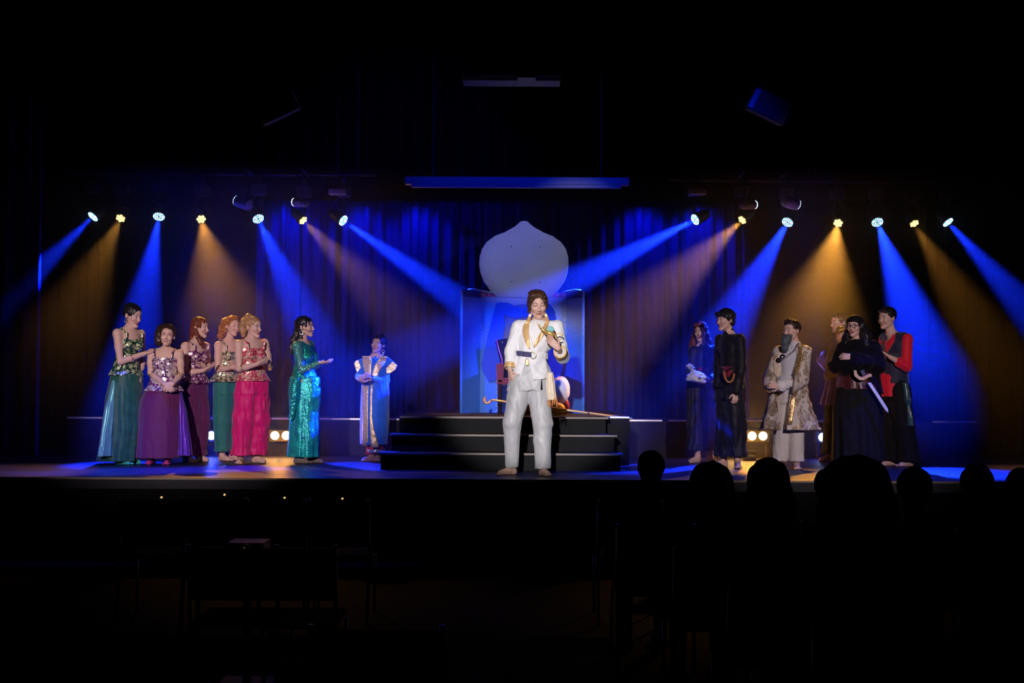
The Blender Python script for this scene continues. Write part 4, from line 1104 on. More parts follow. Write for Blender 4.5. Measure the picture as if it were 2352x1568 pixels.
def solid(p, name, m, fn, h=.006, pad=.14, label=None, pts=None):
    F = p.garment(name, m, h, pad, pts); fn(F); return p.end(F, name, m, label)
M_dshirt = fabric('black_shirt', (.006, .006, .012), .6, .1, spec=.25)
M_dtrous = fabric('black_harem_trousers', (.006, .007, .018), .55, .15, spec=.25)
M_sash = fabric('dark_red_satin', (.20, .008, .030), .45, .3)
# I ---------------------------------------------------------------- red-haired youth holding the turban
p = Person(Z5, foot_y(Z5, 250, 1458), 'youth with long red hair in black clothes and dark red sash, holding a white turban', g=.98); J = p.J
p.body(J(232, 288), (-20, 2, 0), J(248, 402), J(165, 455, -.02), J(345, 445, -.0), J(148, 640, -.03), J(368, 640, -.0), J(175, 715, -.22), J(308, 712, -.20),
       J(240, 800), J(195, 815), J(285, 815), J(185, 1120, -.02), J(300, 1120, .02), J(205, 1405, -.02), J(320, 1405, .02), (-.75, -.6), (.2, -1), hs=.96,
       hands=[dict(W=J(308, 712, -.20), f=(-.55, -.55, .15), n=(-.3, .3, .9), side=1, curl=.4), dict(W=J(175, 715, -.22), f=(.1, -.8, .2), n=(.1, .2, 1), side=-1, curl=.35)], brow=(.15, .06, .04), bust=False)
def f_(F):
    p.torso(F, .014); F.cap(p.SL, p.SR, .055, .055, .03); p.sleeve(F, -1, .058, .05, .045, .9); p.sleeve(F, 1, .058, .05, .045, .9)
    F.cap(p.N, p.N + V(0, 0, .02), .062, .056, .01); F.cut(J(0, 385), V(0, 0, 1)); F.col([(p.PV[0], p.PV[1], J(0, 780)[2], .18, .13), (p.PV[0], p.PV[1], J(0, 640)[2], .145, .115)], p.yaw, None, .02); F.warp(folds(.004, 1, 3, True, 6)); F.warp(creases(.010, (30, 10, 34), 4))
solid(p, 'shirt', M_dshirt, f_)
MB().lathe([(.001, .006), (.008, .004), (.009, 0)][::-1], J(245, 428, -.125), None, 10).build('button', M_silver, p.o)
trousers(p, M_dtrous, .115, .10, .11, J(0, 1340)[2], 14, amp=.016)
skirt(p, M_sash, [ring_at(p, 600, 180, 310, .13), ring_at(p, 690, 170, 325, .135)], 3, .02, 7, 'sash', yaw=0)
hair(p, M_hred, CAPH + [('e', (0, .07, -.02), (.08, .06, .10)), ('c', [(-.075, .04, -.02), (-.10, .03, -.12), (-.11, .0, -.20), (-.10, -.03, -.26)], [.034, .042, .042, .02]), ('c', [(.07, .05, -.02), (.085, .05, -.12), (.09, .03, -.2)], [.03, .034, .015]), ('c', [(-.05, -.07, .085), (.03, -.085, .085)], [.022, .02])], seed=31, amp=.011, sc=30, zs=1, reach=.25, down=.32)
# turban in the hands
tc_ = J(190, 690, -.36)
M_turb = fabric('white_turban_cloth', (.70, .72, .78), .6, .3)
t = empty('turban', tc_ - V(0, 0, .06), 'white wrapped turban with a feather and gold brooch held at waist height', 'turban')
F = Field(tc_ - .2, tc_ + .2, .0045)
for i, (a, z, r) in enumerate([(.5, -.030, .115), (-.5, -.012, .118), (.35, .006, .108), (-.3, .024, .092), (.2, .040, .07)]):
    R_ = np.array(Matrix.Rotation(a * .35, 3, 'Y')); F.ell(tc_ + V(0, 0, z), [r, r * .85, .030], R_, .004)
F.warp(creases(.008, (60, 30, 90), 5, 2)); F.mesh('wrap', M_turb, t, None, tc_ - V(0, 0, .06))
b_ = MB(); fr_ = [tc_ + V(-.005, -.02, .03), tc_ + V(-.03, -.03, .08), tc_ + V(-.06, -.03, .125), tc_ + V(-.085, -.03, .135), tc_ + V(-.095, -.03, .120)]
b_.tube(fr_, [.004, .003, .003, .002, .001], 6)
for i in range(90):
    q = i / 90 * 3.99; k = int(q); a = fr_[k] + (fr_[k + 1] - fr_[k]) * (q - k); d = V(*rng.normal(size=3)); d = d / np.linalg.norm(d); L = .045 * (1 - .4 * i / 90)
    b_.tube([a, a + d * L * .6 + V(0, 0, .004), a + d * L - V(0, 0, .008)], [.003, .0035, .001], 4)
b_.build('feather', M_turb, t)
MB().lathe([(.002, .010), (.014, .006), (.018, 0)][::-1], tc_ + V(.025, -.10, -.01), Matrix.Rotation(PI / 2, 3, 'X'), 14).build('brooch', M_gold, t, True)

# J ---------------------------------------------------------------- dark-haired boy in black
p = Person(Z5, foot_y(Z5, 520, 1500), 'tall dark-haired youth in black with a wooden sword hilt in his dark red sash', g=1.0); J = p.J
p.body(J(452, 180), (-58, 3, 0), J(488, 300, .02), J(412, 352, .13), J(585, 352, -.12), J(395, 590, .10), J(600, 600, -.13), J(385, 800, .06), J(548, 830, -.17),
       J(500, 790), J(465, 805, .05), J(530, 805, -.05), J(465, 1120, .05), J(545, 1120, -.05), J(440, 1445, .08), J(562, 1440, -.05), (-.8, -.5), (-.05, -1), hs=1.0, fem=False,
       hands=[dict(W=J(385, 805, .06), f=(-.1, -.1, -1), n=(.4, .8, 0), side=1, curl=.3), dict(W=J(548, 830, -.17), f=(-.15, -.25, -1), n=(-.2, 1, 0), side=-1, curl=.75)], brow=(.02, .012, .01))
def f_(F):
    p.torso(F, .018); F.cap(p.SL, p.SR, .060, .060, .03); p.sleeve(F, -1, .062, .056, .05, .92); p.sleeve(F, 1, .064, .058, .055, .92)
    F.cap(p.N, p.N + V(0, 0, .03), .066, .058, .01); F.cut(J(0, 275), V(-.4, 0, 1)); F.col([(p.PV[0], p.PV[1], J(0, 780)[2], .19, .14), (p.PV[0], p.PV[1], J(0, 600)[2], .155, .12)], p.yaw, None, .02); F.warp(folds(.004, 1, 3, True, 6)); F.warp(creases(.010, (30, 10, -34), 4))
solid(p, 'shirt', M_dshirt, f_)
trousers(p, M_dtrous, .125, .11, .105, J(0, 1400)[2], 17, amp=.012)
skirt(p, M_sash, [ring_at(p, 595, 405, 585, .14), ring_at(p, 690, 400, 590, .145)], 5, .02, 7, 'sash', yaw=0)
hair(p, M_hblack, [('e', (0, .022, .046), (.086, .108, .090)), ('-', (0, -.100, -.020), (.062, .070, .084)), ('c', [(-.05, -.07, .075), (0, -.09, .070), (.05, -.07, .070)], [.022, .022, .022]), ('e', (0, .06, -.02), (.074, .05, .06)), ('c', [(-.02, -.092, .06), (-.03, -.098, .035)], [.012, .004]), ('c', [(.02, -.092, .06), (.022, -.1, .04)], [.010, .004])], seed=35, amp=.007, sc=30, zs=.3)
M_wood = mat('polished_wood', (.42, .16, .06), .35, 0, .5, noise=(30, (.30, .10, .04), 5))
def cutlass(p, hub, pts, m, label, blade=None, dy=-.02):
    "prop sword: curved hand guard, grip and blade"
    o = npv(P(p.x0 + hub[0] / p.fz, p.y0 + hub[1] / p.fz, p.Y + hub[2]))
    t = empty('prop_sword', o, label, 'prop sword')
    MB().tube([p.J(u, v, hub[2]) for u, v in pts], [.013] * len(pts), 10).build('hilt', m, t, True)
    return t
cutlass(p, (485, 700, -.20), [(440, 632), (446, 665), (455, 705), (475, 732), (500, 735), (520, 715), (530, 685), (532, 655)], M_wood, 'brown wooden sword hilt tucked into the sash of the tall youth in black')

# K ---------------------------------------------------------------- bearded sultan
M_coat = brocade('ivory_gold_leaf_brocade', (.60, .54, .48), (.30, .22, .13), 8, .43, .4, True, .25, True)
M_trim = brocade('gold_braid', (.10, .06, .02), (.80, .55, .25), 90, .5, .4, False, .6)
M_tunic = fabric('white_woven_tunic', (.62, .64, .70), .7, .2, bump=(160, .5, .004))
M_pale = fabric('pale_cream_trousers', (.62, .59, .55), .7, .2)
M_beard = mat('blue_grey_beard', (.10, .13, .155), .6, 0, .3, noise=(50, (.05, .065, .08)))
p = Person(Z6, foot_y(Z6, 390, 1512), 'youth with false grey beard in ivory brocade coat and pale trousers', g=.93); J = p.J
p.body(J(352, 245), (-52, 0, 0), J(388, 372, .02), J(240, 435, .08), J(478, 432, -.09), J(165, 665, .02), J(432, 690, -.14), J(178, 742, -.18), J(245, 752, -.25),
       J(345, 800), J(300, 815, .02), J(390, 815, -.02), J(270, 1120, .02), J(395, 1120, -.02), J(245, 1440, .03), J(400, 1455, -.04), (-.5, -.8), (-.1, -1), hs=.98, fem=False,
       hands=[dict(W=J(245, 752, -.25), f=(-.8, -.2, .1), n=(-.2, .9, -.2), side=1, curl=.5), dict(W=J(178, 742, -.18), f=(.5, -.6, -.1), n=(.3, .9, 0), side=-1, curl=.5)], brow=(.05, .03, .02))
def f_(F):
    p.torso(F, .012); F.cap(p.N, p.N + V(0, 0, .03), .064, .058, .01); F.col([(p.PV[0], p.PV[1], J(0, 900)[2], .16, .13), (p.PV[0], p.PV[1], J(0, 650)[2], .15, .12)], p.yaw, None, .02); F.cut(J(0, 335), V(0, 0, 1)); F.warp(folds(.003, 1, 3))
solid(p, 'tunic', M_tunic, f_)
def f_(F):
    p.legs(F, .105, .088, .082, J(0, 1440)[2], .012); F.col([(p.PV[0], p.PV[1], J(0, 900)[2], .17, .13), (p.PV[0], p.PV[1], J(0, 780)[2], .15, .12)], p.yaw, None, .04); F.warp(folds(.006, 1, 9, True, 6)); F.warp(creases(.008, (30, 10, 20), 4))
solid(p, 'trousers', M_pale, f_)
cr = [ring_at(p, 395, 330, 420, .09), ring_at(p, 440, 235, 500, .125), ring_at(p, 600, 190, 500, .14), ring_at(p, 700, 180, 490, .145), ring_at(p, 850, 140, 510, .18), ring_at(p, 1000, 110, 555, .21), ring_at(p, 1148, 72, 605, .25)]
F = p.garment('coat', None, .0065, .24)
F.col(cr, 0, lambda th, z: .05 * np.sin(th * 9 + 1.5) * np.clip((J(0, 700)[2] - z) / .5, 0, 1), .01)
F.cap(p.SL, p.SR, .06, .06, .03)
p.sleeve(F, -1, .070, .080, .098, .78); p.sleeve(F, 1, .072, .095, .112, .70)
F.warp(folds(.004, 1, 33, True, 6)); F.warp(creases(.009, (34, 12, -30), 4))
X, Y_, Z = F.ax[0].reshape(-1, 1, 1), F.ax[1].reshape(1, -1, 1), F.ax[2].reshape(1, 1, -1)
def vgap(pl, pr, ybk):
    "opening between two polylines given as (u, v) lists"
    zl = [J(0, v)[2] for u, v in pl][::-1]; L = np.interp(Z.ravel(), zl, [J(u, 0)[0] for u, v in pl][::-1]).reshape(1, 1, -1)
    zr = [J(0, v)[2] for u, v in pr][::-1]; Rr = np.interp(Z.ravel(), zr, [J(u, 0)[0] for u, v in pr][::-1]).reshape(1, 1, -1)
    d = np.maximum(np.maximum(L - X, X - Rr), Y_ - ybk); return np.maximum(d, np.maximum(zl[0] - Z, Z - zl[-1]))
F.d = np.maximum(F.d, -vgap([(250, 340), (195, 480), (182, 620), (185, 720), (215, 1150)], [(380, 340), (372, 480), (335, 640), (310, 760), (262, 1150)], p.Y - .005)).astype(np.float32)
ct_ = p.end(F, 'coat', M_coat); TK = tree_of([ct_])
band(p, 'coat_trim', M_trim, [420, 402, 380, 350], [365, 460, 560, 640], [16, 20, 20, 18], TK)
band(p, 'coat_trim', M_trim, [350, 335, 318, 288], [790, 850, 950, 1100], [22, 22, 22, 22], TK); band(p, 'coat_trim', M_trim, [196, 205, 218, 236], [810, 880, 980, 1085], [18, 20, 20, 20], TK)
def f_(F):
    a, b = p.EL * .25 + p.WL * .75, p.WL * 1.0; F.cap(a, b, .05, .06, .01); a, b = p.ER * .4 + p.WR * .6, p.ER * .1 + p.WR * .9; F.cap(a, b, .05, .066, .01); F.warp(folds(.005, 1, 3, False, 12))
solid(p, 'shirt_cuffs', M_white, f_)
hair(p, M_hdark, [('e', (0, .024, .050), (.082, .102, .086)), ('-', (0, -.098, -.012), (.062, .068, .084)), ('-', (0, .05, -.075), (.12, .12, .05)), ('e', (0, -.045, .105), (.055, .045, .028))], seed=41, amp=.008, sc=30, zs=.6)
c, R, s_ = p.c, p.R, p.hs
F = Field(c - .3, c + .12, .0045); q_ = lambda *a: c + R @ (V(*a) * s_)
F.cap(q_(-.035, -.088, -.052), q_(.035, -.088, -.052), .016, .016, .01); F.chain([q_(0, -.090, -.08), q_(0, -.105, -.13), q_(.0, -.11, -.19), q_(-.0, -.10, -.225)], [.046, .042, .036, .014], .02); F.chain([q_(-.05, -.06, -.05), q_(-.03, -.08, -.11)], [.016, .02], .02); F.chain([q_(.05, -.06, -.05), q_(.03, -.08, -.11)], [.016, .02], .02)
F.warp(hair_fn(.006, 34, 5, .3)); F.mesh('false_beard', M_beard, p.o, None, p.org)
pts = [J(425, 350, -.10), J(400, 400, -.15), J(360, 440, -.17), J(300, 478, -.17), J(270, 482, -.17)]
b_ = MB()
for i in range(40):
    q = i / 39 * 3.999; k = int(q); a = pts[k] + (pts[k + 1] - pts[k]) * (q - k); b_.lathe([(.003, -.006), (.009, 0), (.003, .006)], a, Matrix.Rotation(i, 3, 'X'), 8)
b_.lathe([(.004, -.010), (.030, -.004), (.030, .004), (.004, .010)], pts[-1], Matrix.Rotation(PI / 2, 3, 'X'), 16); b_.build('silver_chain', M_silver, p.o, True)

# L ---------------------------------------------------------------- youth behind, clapping
M_brownc = fabric('grey_brown_cloth', (.10, .06, .05), .7, .2)
M_brown2 = fabric('dark_brown_cloth', (.07, .035, .03), .7, .2)
p = Person(Z7, foot_y(Z7, 150, 1432), 'youth in brown at the back of the pirate group, clapping', g=1.0); J = p.J
p.body(J(262, 205), (-72, 2, 0), J(285, 330, .02), J(215, 385, .14), J(345, 385, -.14), J(195, 600, .05), J(230, 640, -.16), J(128, 560, -.02), J(130, 600, -.10),
       J(270, 800), J(240, 815, .05), J(300, 815, -.05), J(240, 1120, .05), J(300, 1120, -.05), J(230, 1420, .08), J(310, 1420, -.05), (-.9, -.3), (-.9, -.3), hs=1.0, fem=False,
       hands=[dict(W=J(128, 560, -.02), f=(-.35, -.1, 1), n=(.3, -.9, 0), side=1, curl=.35), dict(W=J(130, 600, -.10), f=(-.4, .1, .6), n=(0, .9, .3), side=-1, curl=.4)], brow=(.10, .05, .03))
def f_(F):
    p.torso(F, .018); F.cap(p.SL, p.SR, .06, .06, .03); p.sleeve(F, -1, .06, .05, .04, .8); p.sleeve(F, 1, .06, .055, .045, .8); F.cut(J(0, 330), V(0, 0, 1)); F.warp(folds(.004, 1, 3, True, 6))
solid(p, 'shirt', M_brown2, f_); trousers(p, M_blackf, .12, .10, .09, .08, 3)
hair(p, M_hbrown, [('e', (0, .022, .046), (.082, .104, .086)), ('-', (0, -.098, -.016), (.062, .068, .084)), ('e', (0, .06, -.02), (.07, .045, .05))], seed=45, amp=.004)
# M ---------------------------------------------------------------- short youth in front of him
p = Person(Z7, foot_y(Z7, 150, 1445) - .10, 'brown-haired youth in grey-brown tunic with torn purple hem, arms folded', g=.93); J = p.J
p.body(J(292, 318), (-28, 4, -12), J(300, 425, .02), J(205, 480, -.02), J(385, 470, .02), J(172, 675, -.05), J(400, 670, .0), J(275, 600, -.20), J(330, 640, -.18),
       J(270, 830), J(225, 845), J(310, 845), J(200, 1130), J(290, 1130), J(175, 1410), J(270, 1410), (-1, -.35), (-.6, -.6), hs=.90,
       hands=[dict(W=J(275, 600, -.20), f=(.9, 0, .1), n=(0, .9, 0), side=1, curl=.4), dict(W=J(330, 640, -.18), f=(-.9, 0, .1), n=(0, .9, 0), side=1, curl=.4)], brow=(.10, .05, .03), bust=False, skin=(.55, .30, .22))
def f_(F):
    p.torso(F, .018); F.cap(p.SL, p.SR, .06, .06, .03); p.sleeve(F, -1, .062, .06, .055, .95); p.sleeve(F, 1, .06, .055, .05, .95); F.cut(J(0, 430), V(0, 0, 1)); F.warp(folds(.004, 1, 3, True, 6))
solid(p, 'tunic', M_brownc, f_)
skirt(p, fabric('torn_purple_gauze', (.10, .035, .16), .6, .3), [ring_at(p, 690, 150, 300, .12), ring_at(p, 800, 130, 300, .15), ring_at(p, 935, 95, 300, .17)], 3, .09, 9, 'torn_hem', yaw=0)
trousers(p, M_blackf, .12, .10, .09, .09, 3, waist=J(0, 760)[2])
hair(p, M_hbrown, CAPH + [('e', (0, .05, -.03), (.08, .07, .09)), ('c', [(-.05, -.085, .06), (0, -.092, .062), (.05, -.08, .06)], [.02, .022, .02]), ('c', [(-.075, -.03, .03), (-.078, -.03, -.06)], [.016, .010])], seed=48, amp=.006)
# N ---------------------------------------------------------------- pirate captain with glasses
M_black2 = fabric('black_velvet', (.005, .004, .006), .85, .05, spec=.08)
M_maroon = fabric('maroon_satin', (.055, .006, .012), .35, .2, spec=.5)
p = Person(Z7, G(1860 + 400 / 3.92, 690 + 1515 / 3.92).y, 'pirate with round glasses, black bandana and long black hair, arms crossed', g=1.02); J = p.J
p.body(J(402, 238), (-34, 0, 0), J(440, 350, .02), J(300, 430, .05), J(570, 425, -.06), J(240, 590, -.05), J(610, 590, -.10), J(430, 560, -.24), J(385, 505, -.20),
       J(455, 780), J(400, 800), J(510, 800), J(370, 1120), J(520, 1120), J(340, 1460), J(520, 1470), (-.4, -1), (.1, -1), hs=.98, thick=1.12,
       hands=[dict(W=J(400, 508, -.22), f=(-.9, -.1, .05), n=(0, .9, 0), side=1, curl=.3), dict(W=J(430, 560, -.24), f=(.9, 0, -.1), n=(0, .9, 0), side=1, curl=.3)], brow=(.02, .012, .01))
def f_(F):
    p.torso(F, .045); F.cap(p.SL, p.SR, .075, .075, .03); F.chain([p.SL, p.EL, p.WL], [.080, .080, .060], .02); F.chain([p.SR, p.ER, p.WR], [.085, .085, .055], .02)
    F.chain([J(310, 620, -.12), J(520, 560, -.2)], [.07, .07], .02)
    F.col([(p.PV[0], p.PV[1], J(0, 830)[2], .24, .19), (p.PV[0], p.PV[1], J(0, 600)[2], .20, .17)], 0, None, .03); F.cut(J(0, 345), V(0, 0, 1)); F.warp(folds(.005, 1, 3, True, 6)); F.warp(creases(.012, (20, 10, 30), 4))
solid(p, 'coat', M_black2, f_)
skirt(p, M_maroon, [ring_at(p, 650, 250, 610, .185), ring_at(p, 730, 240, 620, .195), ring_at(p, 800, 240, 622, .20)], 3, .02, 9, 'wide_belt', yaw=0)
skirt(p, M_blackf, [ring_at(p, 780, 235, 630, .19), ring_at(p, 1000, 205, 650, .22), ring_at(p, 1440, 200, 660, .24)], 3, .05, 9, 'skirt', yaw=0)
hair(p, M_hblack, [('e', (0, .03, .03), (.088, .106, .088)), ('-', (0, -.098, -.020), (.062, .072, .092)), ('c', [(.07, .03, .0), (.115, .02, -.10), (.13, -.01, -.20), (.12, -.03, -.27)], [.05, .065, .06, .03]), ('c', [(-.06, .04, -.02), (-.09, .02, -.12), (-.10, -.02, -.20), (-.10, -.04, -.25)], [.04, .055, .055, .03]), ('e', (0, .08, -.06), (.12, .06, .14))], seed=50, amp=.008, sc=20, zs=.4, reach=.27, down=.36, h=.005)
F = Field(p.c - .12, p.c + .17, .0042); F.ell(p.c + p.R @ V(0, .022, .062), [.088, .110, .072], p.R, .01); F.ell(p.c + p.R @ V(0, -.06, -.02), [.09, .12, .072], p.R, .003, 's'); F.cut(p.c + p.R @ V(0, 0, .035), p.R @ V(0, .15, -1)); F.mesh('bandana', M_blackf, p.o, None, p.org)
q_ = lambda *a: p.c + p.R @ (V(*a) * p.hs)
MB().lathe([(.002, .004), (.010, .003), (.011, 0)][::-1], q_(-.03, -.095, .085), Matrix(p.R.tolist()) @ Matrix.Rotation(PI / 2, 3, 'X'), 10).build('bandana_jewel', M_silver, p.o)
b_ = MB()
for sx in (-1, 1): b_.tube([q_(sx * .032 + .023 * math.cos(t), -.100, .008 + .021 * math.sin(t)) for t in np.linspace(0, 2 * PI, 19)], .0022, 6)
b_.tube([q_(-.009, -.102, .010), q_(.009, -.102, .010)], .002, 6)
for sx in (-1, 1): b_.tube([q_(sx * .055, -.098, .012), q_(sx * .075, -.02, .014), q_(sx * .076, .02, .010)], .002, 6)
b_.build('round_glasses', mat('dark_metal_frame', (.04, .04, .045), .3, .8), p.o, True)
M_ply = mat('painted_gold_wood', (.72, .46, .18), .5, 0, .4, noise=(25, (.60, .36, .13), 4)); M_blade = mat('silver_painted_wood', (.60, .62, .66), .45, .2, noise=(40, (.50, .52, .56)), bump=(60, .15, .003))
hub = J(470, 690, -.27)
t = empty('prop_sword', hub, 'big prop cutlass with golden wooden guard and silver blade, stuck in a pirate\'s belt', 'prop sword')
up = [(393, 625), (402, 665), (425, 695), (455, 708), (490, 702), (520, 680), (540, 662), (560, 660)]; lo_ = [(560, 692), (545, 690), (530, 700), (495, 715), (462, 720), (425, 712), (395, 685), (392, 630)]
def plate(name, m, uv, d0, d1, par): 
    n = len(uv); a = [tuple(J(u, v, d0)) for u, v in uv] + [tuple(J(u, v, d1)) for u, v in uv]
    return MB().add(a, [tuple(range(n)), tuple(range(2 * n - 1, n - 1, -1))] + [(i, (i + 1) % n, n + (i + 1) % n, n + i) for i in range(n)]).build(name, m, par, bevel=.003)
up = [(420, 628), (428, 660), (445, 680), (470, 688), (500, 678), (525, 662), (545, 658)]; lo_ = [(560, 668), (558, 688), (540, 688), (515, 702), (485, 718), (455, 718), (425, 702), (405, 675), (393, 627)]
plate('guard', M_ply, up + lo_, -.30, -.275, t)
plate('grip', mat('dark_grip', (.06, .06, .065), .5), [(452, 632), (485, 622), (508, 672), (478, 686)], -.29, -.255, t)
plate('blade', M_blade, [(518, 740), (552, 738), (702, 968), (710, 1012), (682, 992)], -.30, -.288, t)

# O ---------------------------------------------------------------- boy in red sleeves
M_redsh = fabric('bright_red_shirt', (.75, .010, .035), .6, .2); M_vest = fabric('dark_navy_vest', (.014, .018, .045), .6, .3); M_satin = fabric('dark_teal_satin', (.008, .07, .085), .3, .3, spec=.6)
p = Person(Z7, foot_y(Z7, 830, 1490), 'dark-haired youth in bright red shirt and dark vest, hand on the pirate\'s back', g=1.0); J = p.J
p.body(J(695, 165), (-58, 2, 0), J(732, 298, .02), J(672, 345, .14), J(872, 345, -.13), J(650, 580, .10), J(868, 590, -.17), J(600, 500, .08), J(722, 508, -.22),
       J(765, 800), J(725, 815, .05), J(800, 815, -.05), J(735, 1120, .05), J(840, 1120, -.05), J(745, 1455, .12), J(895, 1455, -.03), (-.9, -.4), (-.9, -.5), hs=1.02, fem=False,
       hands=[dict(W=J(722, 508, -.22), f=(-.75, .25, .6), n=(-.4, .2, -.7), side=-1, curl=.25)], smile=.6, brow=(.02, .012, .01))
def f_(F):
    p.torso(F, .016); F.cap(p.SL, p.SR, .058, .058, .03); p.sleeve(F, 1, .064, .066, .058, .40); p.sleeve(F, -1, .062, .058, .05, .6)
    F.col([ring_at(p, 860, 625, 850, .14), ring_at(p, 760, 615, 880, .15), ring_at(p, 600, 640, 860, .13)], 0, lambda th, z: .02 * np.sin(th * 8), .02)
    F.ell(p.N + p.f * .065 + V(0, 0, -.02), [.055, .055, .085], None, .004, 's'); F.cut(J(0, 300), V(0, 0, 1)); F.warp(folds(.005, 1, 3, True, 6)); F.warp(creases(.010, (24, 10, 30), 4))
solid(p, 'shirt', M_redsh, f_)
F = p.garment('vest', None, .0055); p.torso(F, .034); F.cap(p.SL * .85 + p.N * .15, p.SR * .85 + p.N * .15, .066, .066, .03)
F.col([ring_at(p, 745, 640, 885, .155), ring_at(p, 600, 645, 880, .15), ring_at(p, 480, 650, 870, .14)], 0, None, .02)
F.cut(J(0, 745), V(-.12, 0, -1)); F.cut(J(0, 282), V(0, 0, 1)); X, Y_, Z = F.ax[0].reshape(-1, 1, 1), F.ax[1].reshape(1, -1, 1), F.ax[2].reshape(1, 1, -1)
F.d = np.maximum(F.d, -vgap([(500, 260), (500, 760)], [(760, 260), (735, 360), (690, 450), (652, 540), (655, 690), (680, 750)], p.Y + .02)).astype(np.float32)
F.cap(p.SR + V(.05, 0, 0), p.ER + V(.03, 0, 0), .075, .08, 0, None, 's'); F.warp(folds(.003, 1, 4)); p.end(F, 'vest', M_vest)
trousers(p, M_blackf, .13, .12, .11, J(0, 1440)[2], 3)
skirt(p, M_satin, [ring_at(p, 740, 835, 880, .03, -.16), ring_at(p, 900, 850, 912, .04, -.17), ring_at(p, 940, 868, 905, .02, -.17), ring_at(p, 1050, 872, 925, .04, -.17), ring_at(p, 1130, 875, 935, .04, -.17)], 3, .12, 7, 'hip_scarf', yaw=0, h=.005)
hair(p, M_hblack, [('e', (0, .022, .048), (.082, .104, .088)), ('-', (0, -.100, -.012), (.062, .070, .086)), ('-', (0, .05, -.075), (.12, .12, .05)), ('c', [(-.04, -.07, .09), (.04, -.07, .09)], [.022, .022])], seed=55, amp=.004, sc=40, zs=1)
# ------------------------------------------------------------------ palace cutout on the throne platform
YPL = 2.95
ZD = 3 * RS
def Q(px, py, Y=YPL): return P(px, py, Y)
M_panel = mat('blue_and_white_sponged_paint', (.03, .16, .62), .6, 0, .25)
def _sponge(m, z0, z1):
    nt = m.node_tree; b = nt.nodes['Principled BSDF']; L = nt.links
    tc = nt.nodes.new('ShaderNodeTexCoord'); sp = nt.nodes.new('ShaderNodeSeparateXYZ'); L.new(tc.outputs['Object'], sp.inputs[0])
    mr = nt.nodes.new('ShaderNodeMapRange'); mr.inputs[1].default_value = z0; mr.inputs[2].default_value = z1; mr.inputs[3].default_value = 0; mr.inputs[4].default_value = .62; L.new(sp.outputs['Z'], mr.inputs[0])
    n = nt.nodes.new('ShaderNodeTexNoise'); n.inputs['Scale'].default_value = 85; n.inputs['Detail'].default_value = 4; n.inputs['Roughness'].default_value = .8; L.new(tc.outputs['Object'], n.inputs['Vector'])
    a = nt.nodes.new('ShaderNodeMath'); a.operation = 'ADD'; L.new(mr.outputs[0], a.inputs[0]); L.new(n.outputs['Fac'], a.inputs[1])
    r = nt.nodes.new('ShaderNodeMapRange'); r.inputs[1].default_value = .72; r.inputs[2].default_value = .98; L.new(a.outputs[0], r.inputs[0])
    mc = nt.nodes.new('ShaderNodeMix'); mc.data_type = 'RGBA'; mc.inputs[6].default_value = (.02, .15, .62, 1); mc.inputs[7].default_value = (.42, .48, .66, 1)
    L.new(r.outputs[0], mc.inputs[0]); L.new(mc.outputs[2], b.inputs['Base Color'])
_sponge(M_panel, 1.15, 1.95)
M_dome = mat('dome_paint', (.46, .48, .55), .65, 0, .2, noise=(3, (.42, .44, .52), 4))
M_frieze = mat('red_frieze', (.60, .03, .10), .5)
M_cream2 = mat('cream_ornament_paint', (.70, .62, .50), .5)
M_taupe = mat('brown_arch_paint', (.12, .10, .12), .7)
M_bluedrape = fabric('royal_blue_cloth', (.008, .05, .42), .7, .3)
pal = empty('palace_cutout', (Q(1205, 950).x, YPL, ZD), 'blue painted palace cutout with folding side wings and an onion dome', 'stage set piece')
xl_, xr_ = Q(1104, 0).x, Q(1307, 0).x; zt = Q(1205, 672).z
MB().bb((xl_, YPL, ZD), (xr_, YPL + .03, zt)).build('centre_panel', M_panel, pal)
for (pa, pb, sx) in ((1062, 1104, -1), (1345, 1307, 1)):
    xi = Q(pb, 0).x; xo = P(pa, 0, YPL - .28).x
    pts = [(xi, YPL + .03), (xo, YPL - .28), (xo - sx * .028, YPL - .29), (xi - sx * .02, YPL)]
    v = [(x, y, z) for z in (ZD, P(pa, 664 if sx < 0 else 667, YPL - .28).z) for x, y in pts]
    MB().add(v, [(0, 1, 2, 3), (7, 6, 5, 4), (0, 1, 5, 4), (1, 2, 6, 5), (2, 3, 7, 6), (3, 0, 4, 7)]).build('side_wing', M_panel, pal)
    b_ = MB()
    z1_ = v[4][2]; nn = Vector((pts[2][0] - pts[3][0], pts[2][1] - pts[3][1])); 
    a0 = Vector(pts[3]); a1 = Vector(pts[2]); off = Vector((-sx * .004, -.006))
    b_.add([(q.x, q.y, z) for q in (a0 + off, a1 + off, a1, a0) for z in (z1_ - .085, z1_)], [(0, 2, 3, 1), (2, 4, 5, 3), (4, 6, 7, 5), (6, 0, 1, 7), (1, 3, 5, 7), (0, 6, 4, 2)])
    b_.build('wing_band', mat('deep_violet_band', (.06, .02, .12), .5), pal)
# frieze with rosettes
for (a, b) in ((1106, 1150), (1262, 1305)):
    xa_, xb_ = Q(a, 0).x, Q(b, 0).x; zf = Q(1120, 681).z
    fz = MB().bb((xa_, YPL - .012, zf), (xb_, YPL, zf + .050)).build('frieze', M_frieze, pal)
    for k in range(3):
        cx = xa_ + (xb_ - xa_) * (k + .5) / 3
        o = MB()
        o.tube([(cx + .016 * math.cos(t), YPL - .015, zf + .025 + .016 * math.sin(t)) for t in np.linspace(0, 2 * PI, 13)], .003, 5)
        for j in range(6): o.tube([(cx, YPL - .015, zf + .025), (cx + .011 * math.cos(j), YPL - .015, zf + .025 + .011 * math.sin(j))], .002, 4)
        o.build('rosette', M_cream2, fz)
